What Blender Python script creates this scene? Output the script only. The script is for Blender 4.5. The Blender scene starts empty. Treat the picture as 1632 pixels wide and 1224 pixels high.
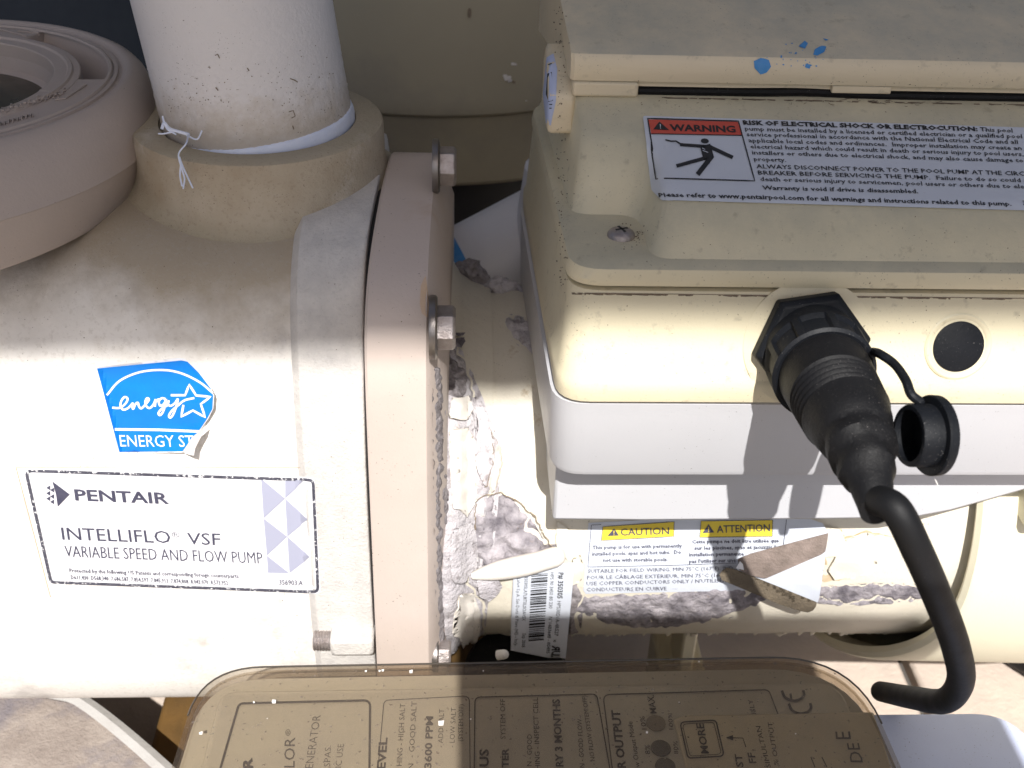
import bpy, bmesh, math, random
from math import sin, cos, pi, radians, sqrt, hypot
from mathutils import Vector, Matrix, noise
from mathutils.bvhtree import BVHTree
random.seed(7)
S = bpy.context.scene
COL = S.collection

# ------------------------------------------------------------------ camera
# working units: millimetres from the lens; M() turns them into metres, ground at z = 0
H = 420.0
FPX = 1800.0
TH, PS, RO = radians(33), radians(-3.5), radians(2.2)
FWD = Vector((-sin(PS)*cos(TH), cos(PS)*cos(TH), -sin(TH)))
R0 = Vector((cos(PS), sin(PS), 0)); U0 = R0.cross(FWD)
RT = R0*cos(RO) + U0*sin(RO); UP = U0*cos(RO) - R0*sin(RO)
def M(p): return Vector((p[0], p[1], p[2] + H)) * 0.001
def ray(x, y): return FWD + RT*((x-816)/FPX) - UP*((y-612)/FPX)
def at(x, y, d=None, X=None, Y=None, Z=None):
    r = ray(x, y)
    t = d if d is not None else X/r.x if X is not None else Y/r.y if Y is not None else Z/r.z
    return r*t
cam = bpy.data.objects.new('camera', bpy.data.cameras.new('camera')); COL.objects.link(cam)
cam.matrix_world = Matrix.Translation(M((0,0,0))) @ Matrix((RT, UP, -FWD)).transposed().to_4x4()
cam.data.sensor_width = 36; cam.data.lens = 36*FPX/1632
cam.data.clip_start = 0.02; cam.data.clip_end = 50
cam.data.dof.use_dof = True; cam.data.dof.focus_distance = 0.335; cam.data.dof.aperture_fstop = 24
S.camera = cam

# ------------------------------------------------------------------ light
SUN = ray(722, 1058).normalized()          # travel direction of the sunlight
w = bpy.data.worlds.new('World'); S.world = w; w.use_nodes = True
sky = w.node_tree.nodes.new('ShaderNodeTexSky'); sky.sky_type = 'NISHITA'; sky.sun_disc = False
to_sun = -SUN
sky.sun_elevation = math.asin(to_sun.z); sky.sun_rotation = math.atan2(to_sun.x, to_sun.y)
bg = w.node_tree.nodes['Background']; bg.inputs['Strength'].default_value = 0.068
sky.ozone_density = 0.7; sky.air_density = 0.7; sky.dust_density = 2.5
w.node_tree.links.new(sky.outputs[0], bg.inputs[0])
sl = bpy.data.lights.new('sun', 'SUN'); sl.energy = 4.1; sl.angle = radians(0.5); sl.color = (1, .975, .945)
so = bpy.data.objects.new('sun', sl); COL.objects.link(so); so.rotation_euler = SUN.to_track_quat('-Z', 'Y').to_euler()
so.location = (0, -1, 3)
S.view_settings.view_transform = 'Standard'; S.view_settings.look = 'None'
S.view_settings.exposure = 0.75; S.view_settings.gamma = 1

# ------------------------------------------------------------------ materials
def mat(name, col, rough=.5, col2=None, nscale=60, namt=.5, specks=0, speck_col=(.06,.045,.03), speck_scale=900,
        bump=.0, bscale=900, metal=0, top=None, topamt=1., topcut=(.2,.8), coat=0, trans=0, alpha=1, streak=None, patch=None, spec=.5, low=None, spot=None):
    m = bpy.data.materials.new(name); m.use_nodes = True
    nt = m.node_tree; N = nt.nodes; L = nt.links; b = N['Principled BSDF']
    tc = N.new('ShaderNodeTexCoord'); cur = None
    def rgb(c):
        n = N.new('ShaderNodeRGB'); n.outputs[0].default_value = (*c, 1); return n.outputs[0]
    def noi(sc, det=4, rg=.6, stretch=None):
        n = N.new('ShaderNodeTexNoise'); n.inputs['Scale'].default_value = sc; n.inputs['Detail'].default_value = det; n.inputs['Roughness'].default_value = rg
        if stretch:
            mp = N.new('ShaderNodeMapping'); mp.inputs['Scale'].default_value = stretch
            L.new(tc.outputs['Object'], mp.inputs[0]); L.new(mp.outputs[0], n.inputs['Vector'])
        else: L.new(tc.outputs['Object'], n.inputs['Vector'])
        return n.outputs['Fac']
    def ramp(f, a, b_):
        n = N.new('ShaderNodeMapRange'); n.inputs[1].default_value = a; n.inputs[2].default_value = b_; L.new(f, n.inputs[0]); return n.outputs[0]
    def mul(a, b_):
        n = N.new('ShaderNodeMath'); n.operation = 'MULTIPLY'; L.new(a, n.inputs[0])
        if isinstance(b_, (int, float)): n.inputs[1].default_value = b_
        else: L.new(b_, n.inputs[1])
        return n.outputs[0]
    def mix(f, a, b_):
        n = N.new('ShaderNodeMix'); n.data_type = 'RGBA'; L.new(f, n.inputs[0]); L.new(a, n.inputs[6]); L.new(b_, n.inputs[7]); return n.outputs[2]
    cur = rgb(col)
    if col2: cur = mix(mul(ramp(noi(nscale), .3, .72), namt), cur, rgb(col2))
    if patch:      # (colour, scale, lo, hi)
        cur = mix(ramp(noi(patch[1], 6, .65), patch[2], patch[3]), cur, rgb(patch[0]))
    if top:        # settled dust on faces that look up
        g = N.new('ShaderNodeNewGeometry'); sx = N.new('ShaderNodeSeparateXYZ'); L.new(g.outputs['Normal'], sx.inputs[0])
        t = ramp(sx.outputs[2], *topcut)
        cur = mix(mul(mul(t, ramp(noi(45, 8, .7), .25, .62)), topamt), cur, rgb(top))
    if spot:       # (colour, centre in object metres, r0, r1) dirt gathered round a fitting
        vm = N.new('ShaderNodeVectorMath'); vm.operation = 'DISTANCE'; L.new(tc.outputs['Object'], vm.inputs[0]); vm.inputs[1].default_value = spot[1]
        sr = N.new('ShaderNodeMapRange'); sr.inputs[1].default_value = spot[3]; sr.inputs[2].default_value = spot[2]; L.new(vm.outputs['Value'], sr.inputs[0])
        a2 = N.new('ShaderNodeMath'); a2.operation = 'ADD'; L.new(sr.outputs[0], a2.inputs[0]); L.new(noi(60, 7, .7), a2.inputs[1])
        cur = mix(mul(ramp(a2.outputs[0], .55, 1.15), .92), cur, rgb(spot[0]))
    if low:        # (colour, z_low, z_high, noise scale) dirt caked round the lower end
        sx2 = N.new('ShaderNodeSeparateXYZ'); L.new(tc.outputs['Object'], sx2.inputs[0])
        zr = N.new('ShaderNodeMapRange'); zr.inputs[1].default_value = low[2]; zr.inputs[2].default_value = low[1]; L.new(sx2.outputs[2], zr.inputs[0])
        ad = N.new('ShaderNodeMath'); ad.operation = 'ADD'; L.new(zr.outputs[0], ad.inputs[0]); L.new(noi(low[3], 8, .72), ad.inputs[1])
        cur = mix(mul(ramp(ad.outputs[0], .75, 1.25), .9), cur, rgb(low[0]))
    if streak: cur = mix(mul(ramp(noi(streak[1], 5, .6, streak[2]), streak[3], streak[3]+.12), streak[4]), cur, rgb(streak[0]))
    if specks:
        cur = mix(mul(mul(ramp(noi(speck_scale*2.2, 1, .4), .775-.035*specks, .81-.035*specks), ramp(noi(70, 3), .42, .6)), .7), cur, rgb(speck_col))
    L.new(cur, b.inputs['Base Color'])
    rr = N.new('ShaderNodeMapRange'); L.new(noi(150, 3), rr.inputs[0]); rr.inputs[3].default_value = max(0, rough-.1); rr.inputs[4].default_value = min(1, rough+.12)
    L.new(rr.outputs[0], b.inputs['Roughness'])
    b.inputs['Metallic'].default_value = metal; b.inputs['Specular IOR Level'].default_value = spec
    b.inputs['Coat Weight'].default_value = coat
    b.inputs['Transmission Weight'].default_value = trans; b.inputs['Alpha'].default_value = alpha
    if bump:
        bp = N.new('ShaderNodeBump'); bp.inputs['Strength'].default_value = min(1, bump); bp.inputs['Distance'].default_value = .0004*max(1, bump)
        L.new(noi(bscale, 5, .65), bp.inputs['Height']); L.new(bp.outputs[0], b.inputs['Normal'])
    return m
MT = {}
MT['pot'] = mat('pot plastic', (.83,.80,.75), .5, (.78,.74,.68), 40, .6, specks=1, top=(.36,.325,.27), topamt=.85, topcut=(.35,.85), bump=.5, bscale=1000, streak=((.46,.42,.36), 620, (1,1,1), .54, .28), patch=((.56,.53,.50), 28, .55, .68), spot=((.40,.33,.235), (-.070, -.010, .270), .045, .072))
MT['collar'] = mat('dusty collar', (.37,.30,.21), .85, (.47,.41,.32), 60, 1., specks=2.2, bump=1.0, bscale=700, streak=((.24,.19,.13), 700, (1,1,1), .56, .3), top=(.40,.345,.24), topamt=.9, patch=((.60,.56,.50), 38, .56, .72))
MT['rim'] = mat('rim plastic', (.66,.63,.59), .65, (.50,.48,.46), 120, .9, specks=1, bump=1, bscale=900, streak=((.42,.40,.38), 700, (1,1,1), .55, .35))
MT['flange'] = mat('flange plastic', (.57,.485,.43), .45, (.50,.42,.37), 30, .6, specks=1.2, bump=.2, streak=((.38,.24,.13), 60, (.6,1,.25), .64, .3))
MT['lid'] = mat('lid plastic', (.45,.38,.335), .5, (.40,.34,.30), 40, .6, specks=.6, bump=.25)
MT['lens'] = mat('lid lens', (.035,.028,.017), .3, (.08,.065,.04), 50, .8, spec=.3)
MT['pipe'] = mat('discharge pvc', (.70,.68,.68), .45, (.66,.64,.64), 30, .5, specks=1.6, bump=.8, bscale=450, low=((.50,.44,.37), .012, .040, 150))
MT['pvc'] = mat('white pvc', (.72,.70,.70), .4, (.66,.64,.63), 30, .5, specks=.5, bump=.15)
MT['pvcdust'] = mat('dusty pvc', (.60,.57,.53), .88, (.50,.45,.39), 110, .95, specks=2.8, bump=1.8, bscale=420)
MT['tape'] = mat('thread tape', (.66,.72,.88), .35, (.8,.82,.88), 200, .6, bump=.6, bscale=700)
MT['cream'] = mat('cream drive plastic', (.69,.62,.435), .42, (.63,.56,.39), 35, .6, specks=1.6, streak=((.30,.26,.18), 260, (1,1,1), .60, .45), top=(.47,.44,.33), topamt=.75, topcut=(.3,.75), bump=.22, bscale=1300)
MT['flip'] = mat('flip cover plastic', (.70,.60,.43), .42, (.66,.57,.40), 35, .5, specks=1.6, streak=((.30,.26,.18), 220, (1,1,1), .60, .4), top=(.44,.42,.34), topamt=.85, topcut=(.35,.8), bump=.22, bscale=1300)
MT['body'] = mat('drive body plastic', (.525,.525,.54), .42, (.49,.49,.505), 35, .5, specks=.8, bump=.12)
MT['motor'] = mat('motor paint', (.71,.66,.55), .42, (.64,.59,.48), 50, .7, specks=1.4, bump=.7, bscale=260, patch=((.50,.40,.27), 55, .66, .72))
MT['bell'] = mat('end cover paint', (.74,.69,.52), .4, (.70,.65,.49), 40, .5, specks=.4, bump=.2)
MT['crust'] = mat('white corrosion', (.60,.57,.58), .95, (.44,.41,.43), 90, .9, specks=1.6, speck_col=(.22,.18,.18), speck_scale=300, bump=3.5, bscale=480, patch=((.70,.58,.40), 60, .62, .72), streak=((.20,.17,.17), 200, (1,1,.6), .55, .75))
MT['bare'] = mat('bare corroded metal', (.085,.075,.09), .85, (.50,.46,.48), 120, 1.0, specks=2.2, speck_col=(.05,.045,.06), speck_scale=300, bump=3.5, bscale=420, patch=((.30,.20,.13), 90, .62, .74))
MT['darkcrust'] = mat('grey crust', (.16,.14,.14), .95, (.40,.37,.38), 420, .95, bump=3, bscale=450)
MT['paintcurl'] = mat('peeled paint', (.72,.68,.62), .5, (.62,.57,.50), 60, .6, bump=.3)
MT['steel'] = mat('stainless steel', (.50,.46,.45), .42, (.32,.27,.25), 300, .9, metal=.85, bump=.8, bscale=900)
MT['washer'] = mat('washer steel', (.28,.26,.25), .35, (.15,.13,.12), 200, .7, metal=.9, bump=.3)
MT['rust'] = mat('rust stain', (.42,.25,.10), .8, (.6,.5,.4), 60, .6)
MT['rubber'] = mat('black rubber', (.004,.004,.005), .55, (.011,.0105,.0105), 60, .7, spec=.22, specks=1.3, speck_col=(.22,.2,.19), speck_scale=1500, bump=.4, bscale=1200)
MT['blackpl'] = mat('black plastic', (.004,.005,.007), .55, (.009,.010,.013), 90, .6, spec=.22, specks=1.3, speck_col=(.2,.19,.18), speck_scale=1300, bump=.3)
MT['cable'] = mat('black cable', (.004,.004,.005), .58, (.009,.009,.009), 60, .5, spec=.3, specks=.7, speck_col=(.15,.14,.13), speck_scale=1500, bump=.15)
MT['white'] = mat('white sticker', (.80,.80,.82), .35, (.74,.74,.77), 60, .5, specks=.5, speck_col=(.4,.38,.35), bump=.1)
MT['sticker'] = mat('worn white sticker', (.62,.65,.71), .4, (.56,.59,.65), 60, .5, specks=.7, speck_col=(.4,.38,.35), bump=.12)
MT['ink'] = mat('black ink', (.02,.02,.022), .5)
MT['navy'] = mat('navy ink', (.045,.045,.08), .5, (.1,.1,.14), 300, .5)
MT['wornink'] = mat('worn border ink', (.04,.04,.06), .5, (.12,.12,.15), 300, .6, patch=((.72,.72,.72), 900, .57, .60))
MT['palegrey'] = mat('pale lilac ink', (.36,.37,.47), .45)
MT['red'] = mat('red ink', (.62,.09,.06), .45, (.55,.08,.05), 100, .5)
MT['yellow'] = mat('yellow ink', (.82,.62,.05), .45, (.75,.56,.06), 100, .5)
MT['blue'] = mat('blue sticker', (.0,.15,.60), .32, (.0,.21,.66), 60, .8, bump=.15)
MT['stickback'] = mat('sticker back', (.60,.57,.54), .6, (.42,.38,.34), 200, .7, bump=.5)
MT['brownback'] = mat('brown sticker back', (.28,.22,.19), .8, (.14,.11,.09), 160, .9, bump=1.2)
MT['darkedge'] = mat('curled dark edge', (.12,.095,.065), .8, (.2,.16,.11), 160, .8, bump=1)
MT['bluepaint'] = mat('blue paint', (.04,.24,.58), .5, (.12,.33,.62), 400, .6)
MT['dust'] = mat('dirt', (.16,.12,.085), .9, (.3,.24,.17), 300, .8, bump=1)  # also colours the painted shade strokes in the motor paint gaps
MT['tank'] = mat('tank shell', (.37,.325,.225), .6, (.32,.285,.20), 12, .7, patch=((.26,.235,.185), 9, .5, .7))
MT['wall'] = mat('painted wall', (.030,.040,.055), .85, (.04,.05,.066), 25, .7, bump=1, bscale=120)
MT['tile'] = mat('stone tile', (.62,.52,.43), .8, (.50,.42,.36), 60, .9, specks=.6, bump=1.4, bscale=350)
MT['stone'] = mat('granular stone', (.23,.19,.165), .9, (.36,.31,.27), 70, .9, specks=2, speck_col=(.16,.12,.09), speck_scale=700, bump=2, bscale=600, patch=((.19,.17,.18), 30, .5, .66))
MT['stoneedge'] = mat('stone edge', (.42,.41,.39), .8, (.34,.32,.30), 90, .7, bump=.6)
MT['grout'] = mat('grout', (.10,.09,.08), .9, bump=1)
MT['board'] = mat('brown board', (.16,.085,.022), .6, (.08,.045,.015), 60, .8, bump=.5, streak=((.05,.03,.01), 60, (1,.1,1), .5, .6))
MT['panel'] = mat('beige panel', (.47,.44,.37), .45, (.43,.40,.33), 30, .6, specks=.3)
MT['greyink'] = mat('grey ink', (.05,.045,.045), .6)
MT['bluegrey'] = mat('pale blue plastic', (.50,.55,.72), .45, (.44,.48,.64), 40, .6, specks=1.6, speck_col=(.12,.12,.15), bump=.2)
MT['fleck'] = mat('white fleck', (.75,.72,.68), .8)
MT['wood'] = mat('eave board', (.45,.42,.38), .8)
def smoked():
    m = bpy.data.materials.new('smoked polycarbonate'); m.use_nodes = True; nt = m.node_tree; N = nt.nodes; L = nt.links
    b = N['Principled BSDF']; out = N['Material Output']
    b.inputs['Base Color'].default_value = (.3,.25,.2,1); b.inputs['Roughness'].default_value = .22
    tr = N.new('ShaderNodeBsdfTransparent'); tr.inputs[0].default_value = (.88,.85,.80,1)
    tc = N.new('ShaderNodeTexCoord'); n = N.new('ShaderNodeTexNoise'); n.inputs['Scale'].default_value = 35; n.inputs['Detail'].default_value = 7; n.inputs['Roughness'].default_value = .7
    L.new(tc.outputs['Object'], n.inputs['Vector'])
    mr = N.new('ShaderNodeMapRange'); mr.inputs[1].default_value = .3; mr.inputs[2].default_value = .75; mr.inputs[3].default_value = .05; mr.inputs[4].default_value = .17
    L.new(n.outputs['Fac'], mr.inputs[0])
    sp = N.new('ShaderNodeTexNoise'); sp.inputs['Scale'].default_value = 700; L.new(tc.outputs['Object'], sp.inputs['Vector'])
    r2 = N.new('ShaderNodeMapRange'); r2.inputs[1].default_value = .70; r2.inputs[2].default_value = .74; r2.inputs[4].default_value = .7; L.new(sp.outputs['Fac'], r2.inputs[0])
    ad = N.new('ShaderNodeMath'); ad.operation = 'ADD'; ad.use_clamp = True; L.new(mr.outputs[0], ad.inputs[0]); L.new(r2.outputs[0], ad.inputs[1])
    c2 = N.new('ShaderNodeMix'); c2.data_type = 'RGBA'; c2.inputs[6].default_value = (.30,.25,.21,1); c2.inputs[7].default_value = (.10,.075,.055,1); L.new(r2.outputs[0], c2.inputs[0]); L.new(c2.outputs[2], b.inputs['Base Color'])
    mx = N.new('ShaderNodeMixShader'); L.new(ad.outputs[0], mx.inputs[0]); L.new(tr.outputs[0], mx.inputs[1]); L.new(b.outputs[0], mx.inputs[2])
    L.new(mx.outputs[0], out.inputs['Surface'])
    return m
MT['smoke'] = smoked()

# ------------------------------------------------------------------ object helpers
def empty(name, p, label, cat):
    o = bpy.data.objects.new(name, None); COL.objects.link(o); o.location = M(p); o.empty_display_size = .02
    o['label'] = label; o['category'] = cat
    return o
def link(name, me, m, parent=None, label=None):
    o = bpy.data.objects.new(name, me); COL.objects.link(o)
    if m: me.materials.append(MT[m] if isinstance(m, str) else m)
    if parent:
        o.parent = parent
        base = parent
        off = Vector(parent.location)
        while base.parent: base = base.parent; off = off + base.location
        me.transform(Matrix.Translation(-off))
    if label: o['label'] = label
    return o
def finish(o, smooth=True, ang=35, bevel=0, seg=2, blim=30, sub=0):
    me = o.data
    for p in me.polygons: p.use_smooth = smooth
    if smooth: me.set_sharp_from_angle(angle=radians(ang))
    if bevel:
        md = o.modifiers.new('bevel', 'BEVEL'); md.width = bevel*.001; md.segments = seg; md.limit_method = 'ANGLE'; md.angle_limit = radians(blim)
        md.use_clamp_overlap = True
    return o
def mk(name, verts, faces, m, parent=None, label=None, **k):
    me = bpy.data.meshes.new(name)
    me.from_pydata([M(v) for v in verts], [], faces)
    bm = bmesh.new(); bm.from_mesh(me); bmesh.ops.recalc_face_normals(bm, faces=bm.faces); bm.to_mesh(me); bm.free()
    return finish(link(name, me, m, parent, label), **k)
def loft(name, rings, m, parent=None, caps=(True, True), closed=True, **k):
    n = len(rings[0]); V = [v for r in rings for v in r]; F = []
    for i in range(len(rings)-1):
        for j in range(n if closed else n-1):
            a, b = i*n+j, i*n+(j+1) % n
            F.append((a, b, b+n, a+n))
    if caps[0]: F.append(tuple(range(n-1, -1, -1)))
    if caps[1]: F.append(tuple(range((len(rings)-1)*n, len(rings)*n)))
    return mk(name, V, F, m, parent, **k)
def xform(prof, x, shear=None): return [(x + (shear(y) if shear else 0), y, z) for y, z in prof]
def extrude_x(name, prof, x0, x1, m, parent=None, shear=None, inset=0, **k):
    rings = [xform(prof, x0, shear), xform(prof, x1, shear)]
    return loft(name, rings, m, parent, **k)
def box(name, x0, x1, y0, y1, z0, z1, m, parent=None, **k):
    r = lambda z: [(x0,y0,z),(x1,y0,z),(x1,y1,z),(x0,y1,z)]
    return loft(name, [r(z0), r(z1)], m, parent, **k)
def rpoly(pts, rad, seg=6):
    out = []; n = len(pts)
    for i in range(n):
        p = Vector(pts[i][:2]); a = Vector(pts[i-1][:2]); b = Vector(pts[(i+1) % n][:2])
        r = rad[i] if isinstance(rad, (list, tuple)) else rad
        u = (a-p).normalized(); v = (b-p).normalized(); ang = u.angle(v)
        t = min(r/math.tan(ang/2), (a-p).length*.49, (b-p).length*.49)
        p0 = p+u*t; p1 = p+v*t
        for k in range(seg+1):
            s = k/seg
            out.append(tuple((p0*(1-s)**2 + p*2*s*(1-s) + p1*s*s)))
    return out
def frame(axis, hint=Vector((0,0,1))):
    a = Vector(axis).normalized(); u = hint.cross(a)
    if u.length < .01: u = Vector((1,0,0)).cross(a)
    u.normalize(); return u, a.cross(u), a
def lathe(name, c, axis, prof, m, parent=None, seg=48, caps=(True, True), fn=None, **k):
    u, v, a = frame(axis); c = Vector(c); rings = []
    for h, r in prof:
        rings.append([c + a*h + (u*cos(2*pi*j/seg) + v*sin(2*pi*j/seg))*(r if fn is None else fn(h, r, 2*pi*j/seg)) for j in range(seg)])
    return loft(name, rings, m, parent, caps=caps, **k)
def smooth_path(P, n=8):
    P = [Vector(p) for p in P]; Q = [P[0]*2-P[1]] + P + [P[-1]*2-P[-2]]; out = []
    for i in range(1, len(Q)-2):
        for k in range(n):
            t = k/n; a, b, c, d = Q[i-1], Q[i], Q[i+1], Q[i+2]
            out.append(.5*((2*b) + (c-a)*t + (2*a-5*b+4*c-d)*t*t + (3*b-a-3*c+d)*t**3))
    out.append(P[-1]); return out
def tube(name, P, r, m, parent=None, seg=16, n=8, endcap=True, **k):
    Q = smooth_path(P, n); rings = []; u = None
    N = len(Q)
    for i, p in enumerate(Q):
        t = (Q[min(i+1, N-1)] - Q[max(i-1, 0)]).normalized()
        if u is None: u = Vector((0,0,1)).cross(t); u = u.normalized() if u.length > .05 else Vector((1,0,0))
        u = (u - t*u.dot(t)).normalized(); v = t.cross(u)
        rr = r(i/(N-1)) if callable(r) else r
        rings.append([p + (u*cos(2*pi*j/seg) + v*sin(2*pi*j/seg))*rr for j in range(seg)])
    if endcap:
        rr = r(1) if callable(r) else r; p = Q[-1]
        for s in (.5, .8, .95):
            rings.append([p + t*rr*s + (u*cos(2*pi*j/seg) + v*sin(2*pi*j/seg))*rr*sqrt(1-s*s) for j in range(seg)])
    return loft(name, rings, m, parent, **k)
# surfaces that labels, dirt and paint lie on
def bvh(objs):
    dg = bpy.context.evaluated_depsgraph_get(); V = []; F = []
    for o in objs:
        e = o.evaluated_get(dg); me = e.to_mesh(); mw = Matrix.Translation(Vector(o.location))
        q = o
        while q.parent: q = q.parent; mw = Matrix.Translation(q.location) @ mw
        b = len(V); V += [mw @ v.co for v in me.vertices]; me.calc_loop_triangles(); F += [[b+i for i in p.vertices] for p in me.loop_triangles]
        e.to_mesh_clear()
    return BVHTree.FromPolygons(V, F)
O = M((0,0,0))
def on(tree, x, y, lift=.15, along=False):
    """point where the sight line of a photo measurement meets the real surface, raised by `lift` mm"""
    d = ray(x, y).normalized()
    hit, nrm, i, dist = tree.ray_cast(O, d)
    if hit is None:
        near = tree.find_nearest(O + d*.35); hit, nrm = near[0], near[1]
    if nrm.dot(d) > 0: nrm = -nrm
    p = hit + (-d if along else nrm)*lift*.001
    return Vector((p.x*1000, p.y*1000, p.z*1000 - H))
def inside(p, poly):
    x, y = p; c = False; n = len(poly)
    for i in range(n):
        x1, y1 = poly[i]; x2, y2 = poly[i-1]
        if (y1 > y) != (y2 > y) and x < (x2-x1)*(y-y1)/(y2-y1)+x1: c = not c
    return c
def edist(p, poly):
    m = 1e9; n = len(poly); px, py = p
    for i in range(n):
        ax, ay = poly[i]; bx, by = poly[i-1]; dx, dy = bx-ax, by-ay; L = dx*dx+dy*dy
        t = 0 if L == 0 else max(0, min(1, ((px-ax)*dx+(py-ay)*dy)/L))
        m = min(m, hypot(ax+dx*t-px, ay+dy*t-py))
    return m
def rough(poly, amp=3, step=8, seed=0, opened=False):
    out = []; n = len(poly)
    for i in range(n-1 if opened else n):
        a = Vector(poly[i]); b = Vector(poly[(i+1) % n]); L = (b-a).length; k = max(1, int(L/step)); nr = Vector((-(b-a).y, (b-a).x)).normalized() if L else Vector((0,0))
        for j in range(k):
            p = a.lerp(b, j/k); q = Vector((p.x*.09+seed, p.y*.09, seed)); q2 = Vector((p.x*.4, p.y*.4, seed+5))
            out.append(tuple(p + nr*(noise.noise(q)*amp*1.6 + noise.noise(q2)*amp*.8)))
    return out
def flat2d(poly, cell):
    bm = bmesh.new(); f = bm.faces.new([bm.verts.new((x, y, 0)) for x, y in poly])
    bmesh.ops.triangulate(bm, faces=[f], ngon_method='EAR_CLIP') if len(poly) > 4 else None
    xs = [p[0] for p in poly]; ys = [p[1] for p in poly]
    if cell:
        for ax, lo, hi in ((0, min(xs), max(xs)), (1, min(ys), max(ys))):
            t = lo + cell
            while t < hi:
                co = [0,0,0]; no = [0,0,0]; co[ax] = t; no[ax] = 1
                bmesh.ops.bisect_plane(bm, geom=bm.verts[:]+bm.edges[:]+bm.faces[:], plane_co=co, plane_no=no, dist=1e-5); t += cell
    V = [(v.co.x, v.co.y) for v in bm.verts]
    bm.verts.index_update(); F = [tuple(v.index for v in f.verts) for f in bm.faces]; bm.free()
    return V, F
def sheet(name, tree, poly, m, parent, lift=.15, cell=14, thick=0, label=None, along=False, **k):
    V, F = flat2d(poly, cell)
    P = [on(tree, x, y, lift(x, y) if callable(lift) else lift, along) for x, y in V]
    # make faces look at the lens
    G = []
    for f in F:
        nrm = (P[f[1]]-P[f[0]]).cross(P[f[2]]-P[f[0]])
        G.append(f if nrm.dot(P[f[0]]) < 0 else f[::-1])
    me = bpy.data.meshes.new(name); me.from_pydata([M(p) for p in P], [], G)
    o = finish(link(name, me, m, parent, label), ang=50)
    if thick:
        md = o.modifiers.new('thick', 'SOLIDIFY'); md.thickness = thick*.001; md.offset = 1
    return o
def crust(name, tree, poly, m, parent, h=1.2, amp=1.0, fs=.25, cell=2.6, edge=9, label=None, stuff=False):
    def lf(x, y):
        e = min(1, edist((x, y), poly)/edge); q = Vector((x*fs*.35, y*fs*.35, 3.1)); q2 = Vector((x*fs, y*fs, 1.7))
        return -.35 + e*(h + amp*noise.noise(q)) + min(1, e*1.6)*amp*.15*noise.noise(q2) + e*.05*noise.noise(q2*2.7)
    return sheet(name, tree, poly, m, parent, lift=lf, cell=cell, label=label)
class Print:
    """collects flat print (letters, strokes, patches) in photo measures and lays it on a surface as one mesh"""
    def __init__(s, tree, lift=.32, liftfn=None): s.tree = tree; s.lift = lift; s.V = []; s.F = []; s.fn = liftfn
    def add(s, V, F):
        b = len(s.V); s.V += V; s.F += [tuple(b+i for i in f) for f in F]
    def poly(s, pts, cell=20): s.add(*flat2d(pts, cell))
    def stroke(s, pts, wd, close=False, cell=12):
        P = [Vector(p) for p in pts]; n = len(P); Q = []
        for i in range(n if close else n-1):
            a, b = P[i], P[(i+1) % n]; k = max(1, int((b-a).length/cell))
            Q += [a.lerp(b, j/k) for j in range(k)]
        if not close: Q.append(P[-1])
        N = len(Q); V = []; F = []
        for i in range(N):
            a = Q[i-1] if (i > 0 or close) else Q[i]; b = Q[(i+1) % N] if (i < N-1 or close) else Q[i]
            t = (b-a).normalized() if (b-a).length else Vector((1,0)); nr = Vector((-t.y, t.x))*wd/2
            V += [tuple(Q[i]+nr), tuple(Q[i]-nr)]
        for i in range(N if close else N-1):
            a = 2*i; b = 2*((i+1) % N); F.append((a, a+1, b+1, b))
        s.add(V, F)
    def ell(s, c, rx, ry, rot=0, seg=20):
        s.add([(c[0]+cos(2*pi*j/seg)*rx*cos(rot)-sin(2*pi*j/seg)*ry*sin(rot), c[1]+cos(2*pi*j/seg)*rx*sin(rot)+sin(2*pi*j/seg)*ry*cos(rot)) for j in range(seg)], [tuple(range(seg))])
    def text(s, st, p0, p1, up, weight=0, res=2, mirror=False):
        cu = bpy.data.curves.new('t', 'FONT'); cu.body = st; cu.resolution_u = res; cu.offset = weight; cu.fill_mode = 'FRONT'
        o = bpy.data.objects.new('t', cu); COL.objects.link(o)
        dg = bpy.context.evaluated_depsgraph_get(); me = o.evaluated_get(dg).to_mesh()
        V = [(v.co.x, v.co.y) for v in me.vertices]; F = [tuple(p.vertices) for p in me.polygons]
        o.evaluated_get(dg).to_mesh_clear(); bpy.data.objects.remove(o); bpy.data.curves.remove(cu)
        if not V: return
        x0 = min(v[0] for v in V); x1 = max(v[0] for v in V); cap = .70
        p0 = Vector(p0); p1 = Vector(p1); up = Vector(up)
        if mirror: V = [(x0+x1-x, y) for x, y in V]
        s.add([tuple(p0 + (p1-p0)*((x-x0)/(x1-x0)) + up*(y/cap)) for x, y in V], F)
    def build(s, name, m, parent, label=None):
        P = [on(s.tree, x, y, s.fn(x, y) if s.fn else s.lift, along=bool(s.fn)) for x, y in s.V]; G = []
        for f in s.F:
            nrm = (P[f[1]]-P[f[0]]).cross(P[f[2]]-P[f[0]]); G.append(f if nrm.dot(P[f[0]]) < 0 else f[::-1])
        me = bpy.data.meshes.new(name); me.from_pydata([M(p) for p in P], [], G)
        return link(name, me, m, parent, label)
def zm(x0, y0, s): return lambda x, y: (x0+x/s, y0+y/s)

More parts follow.
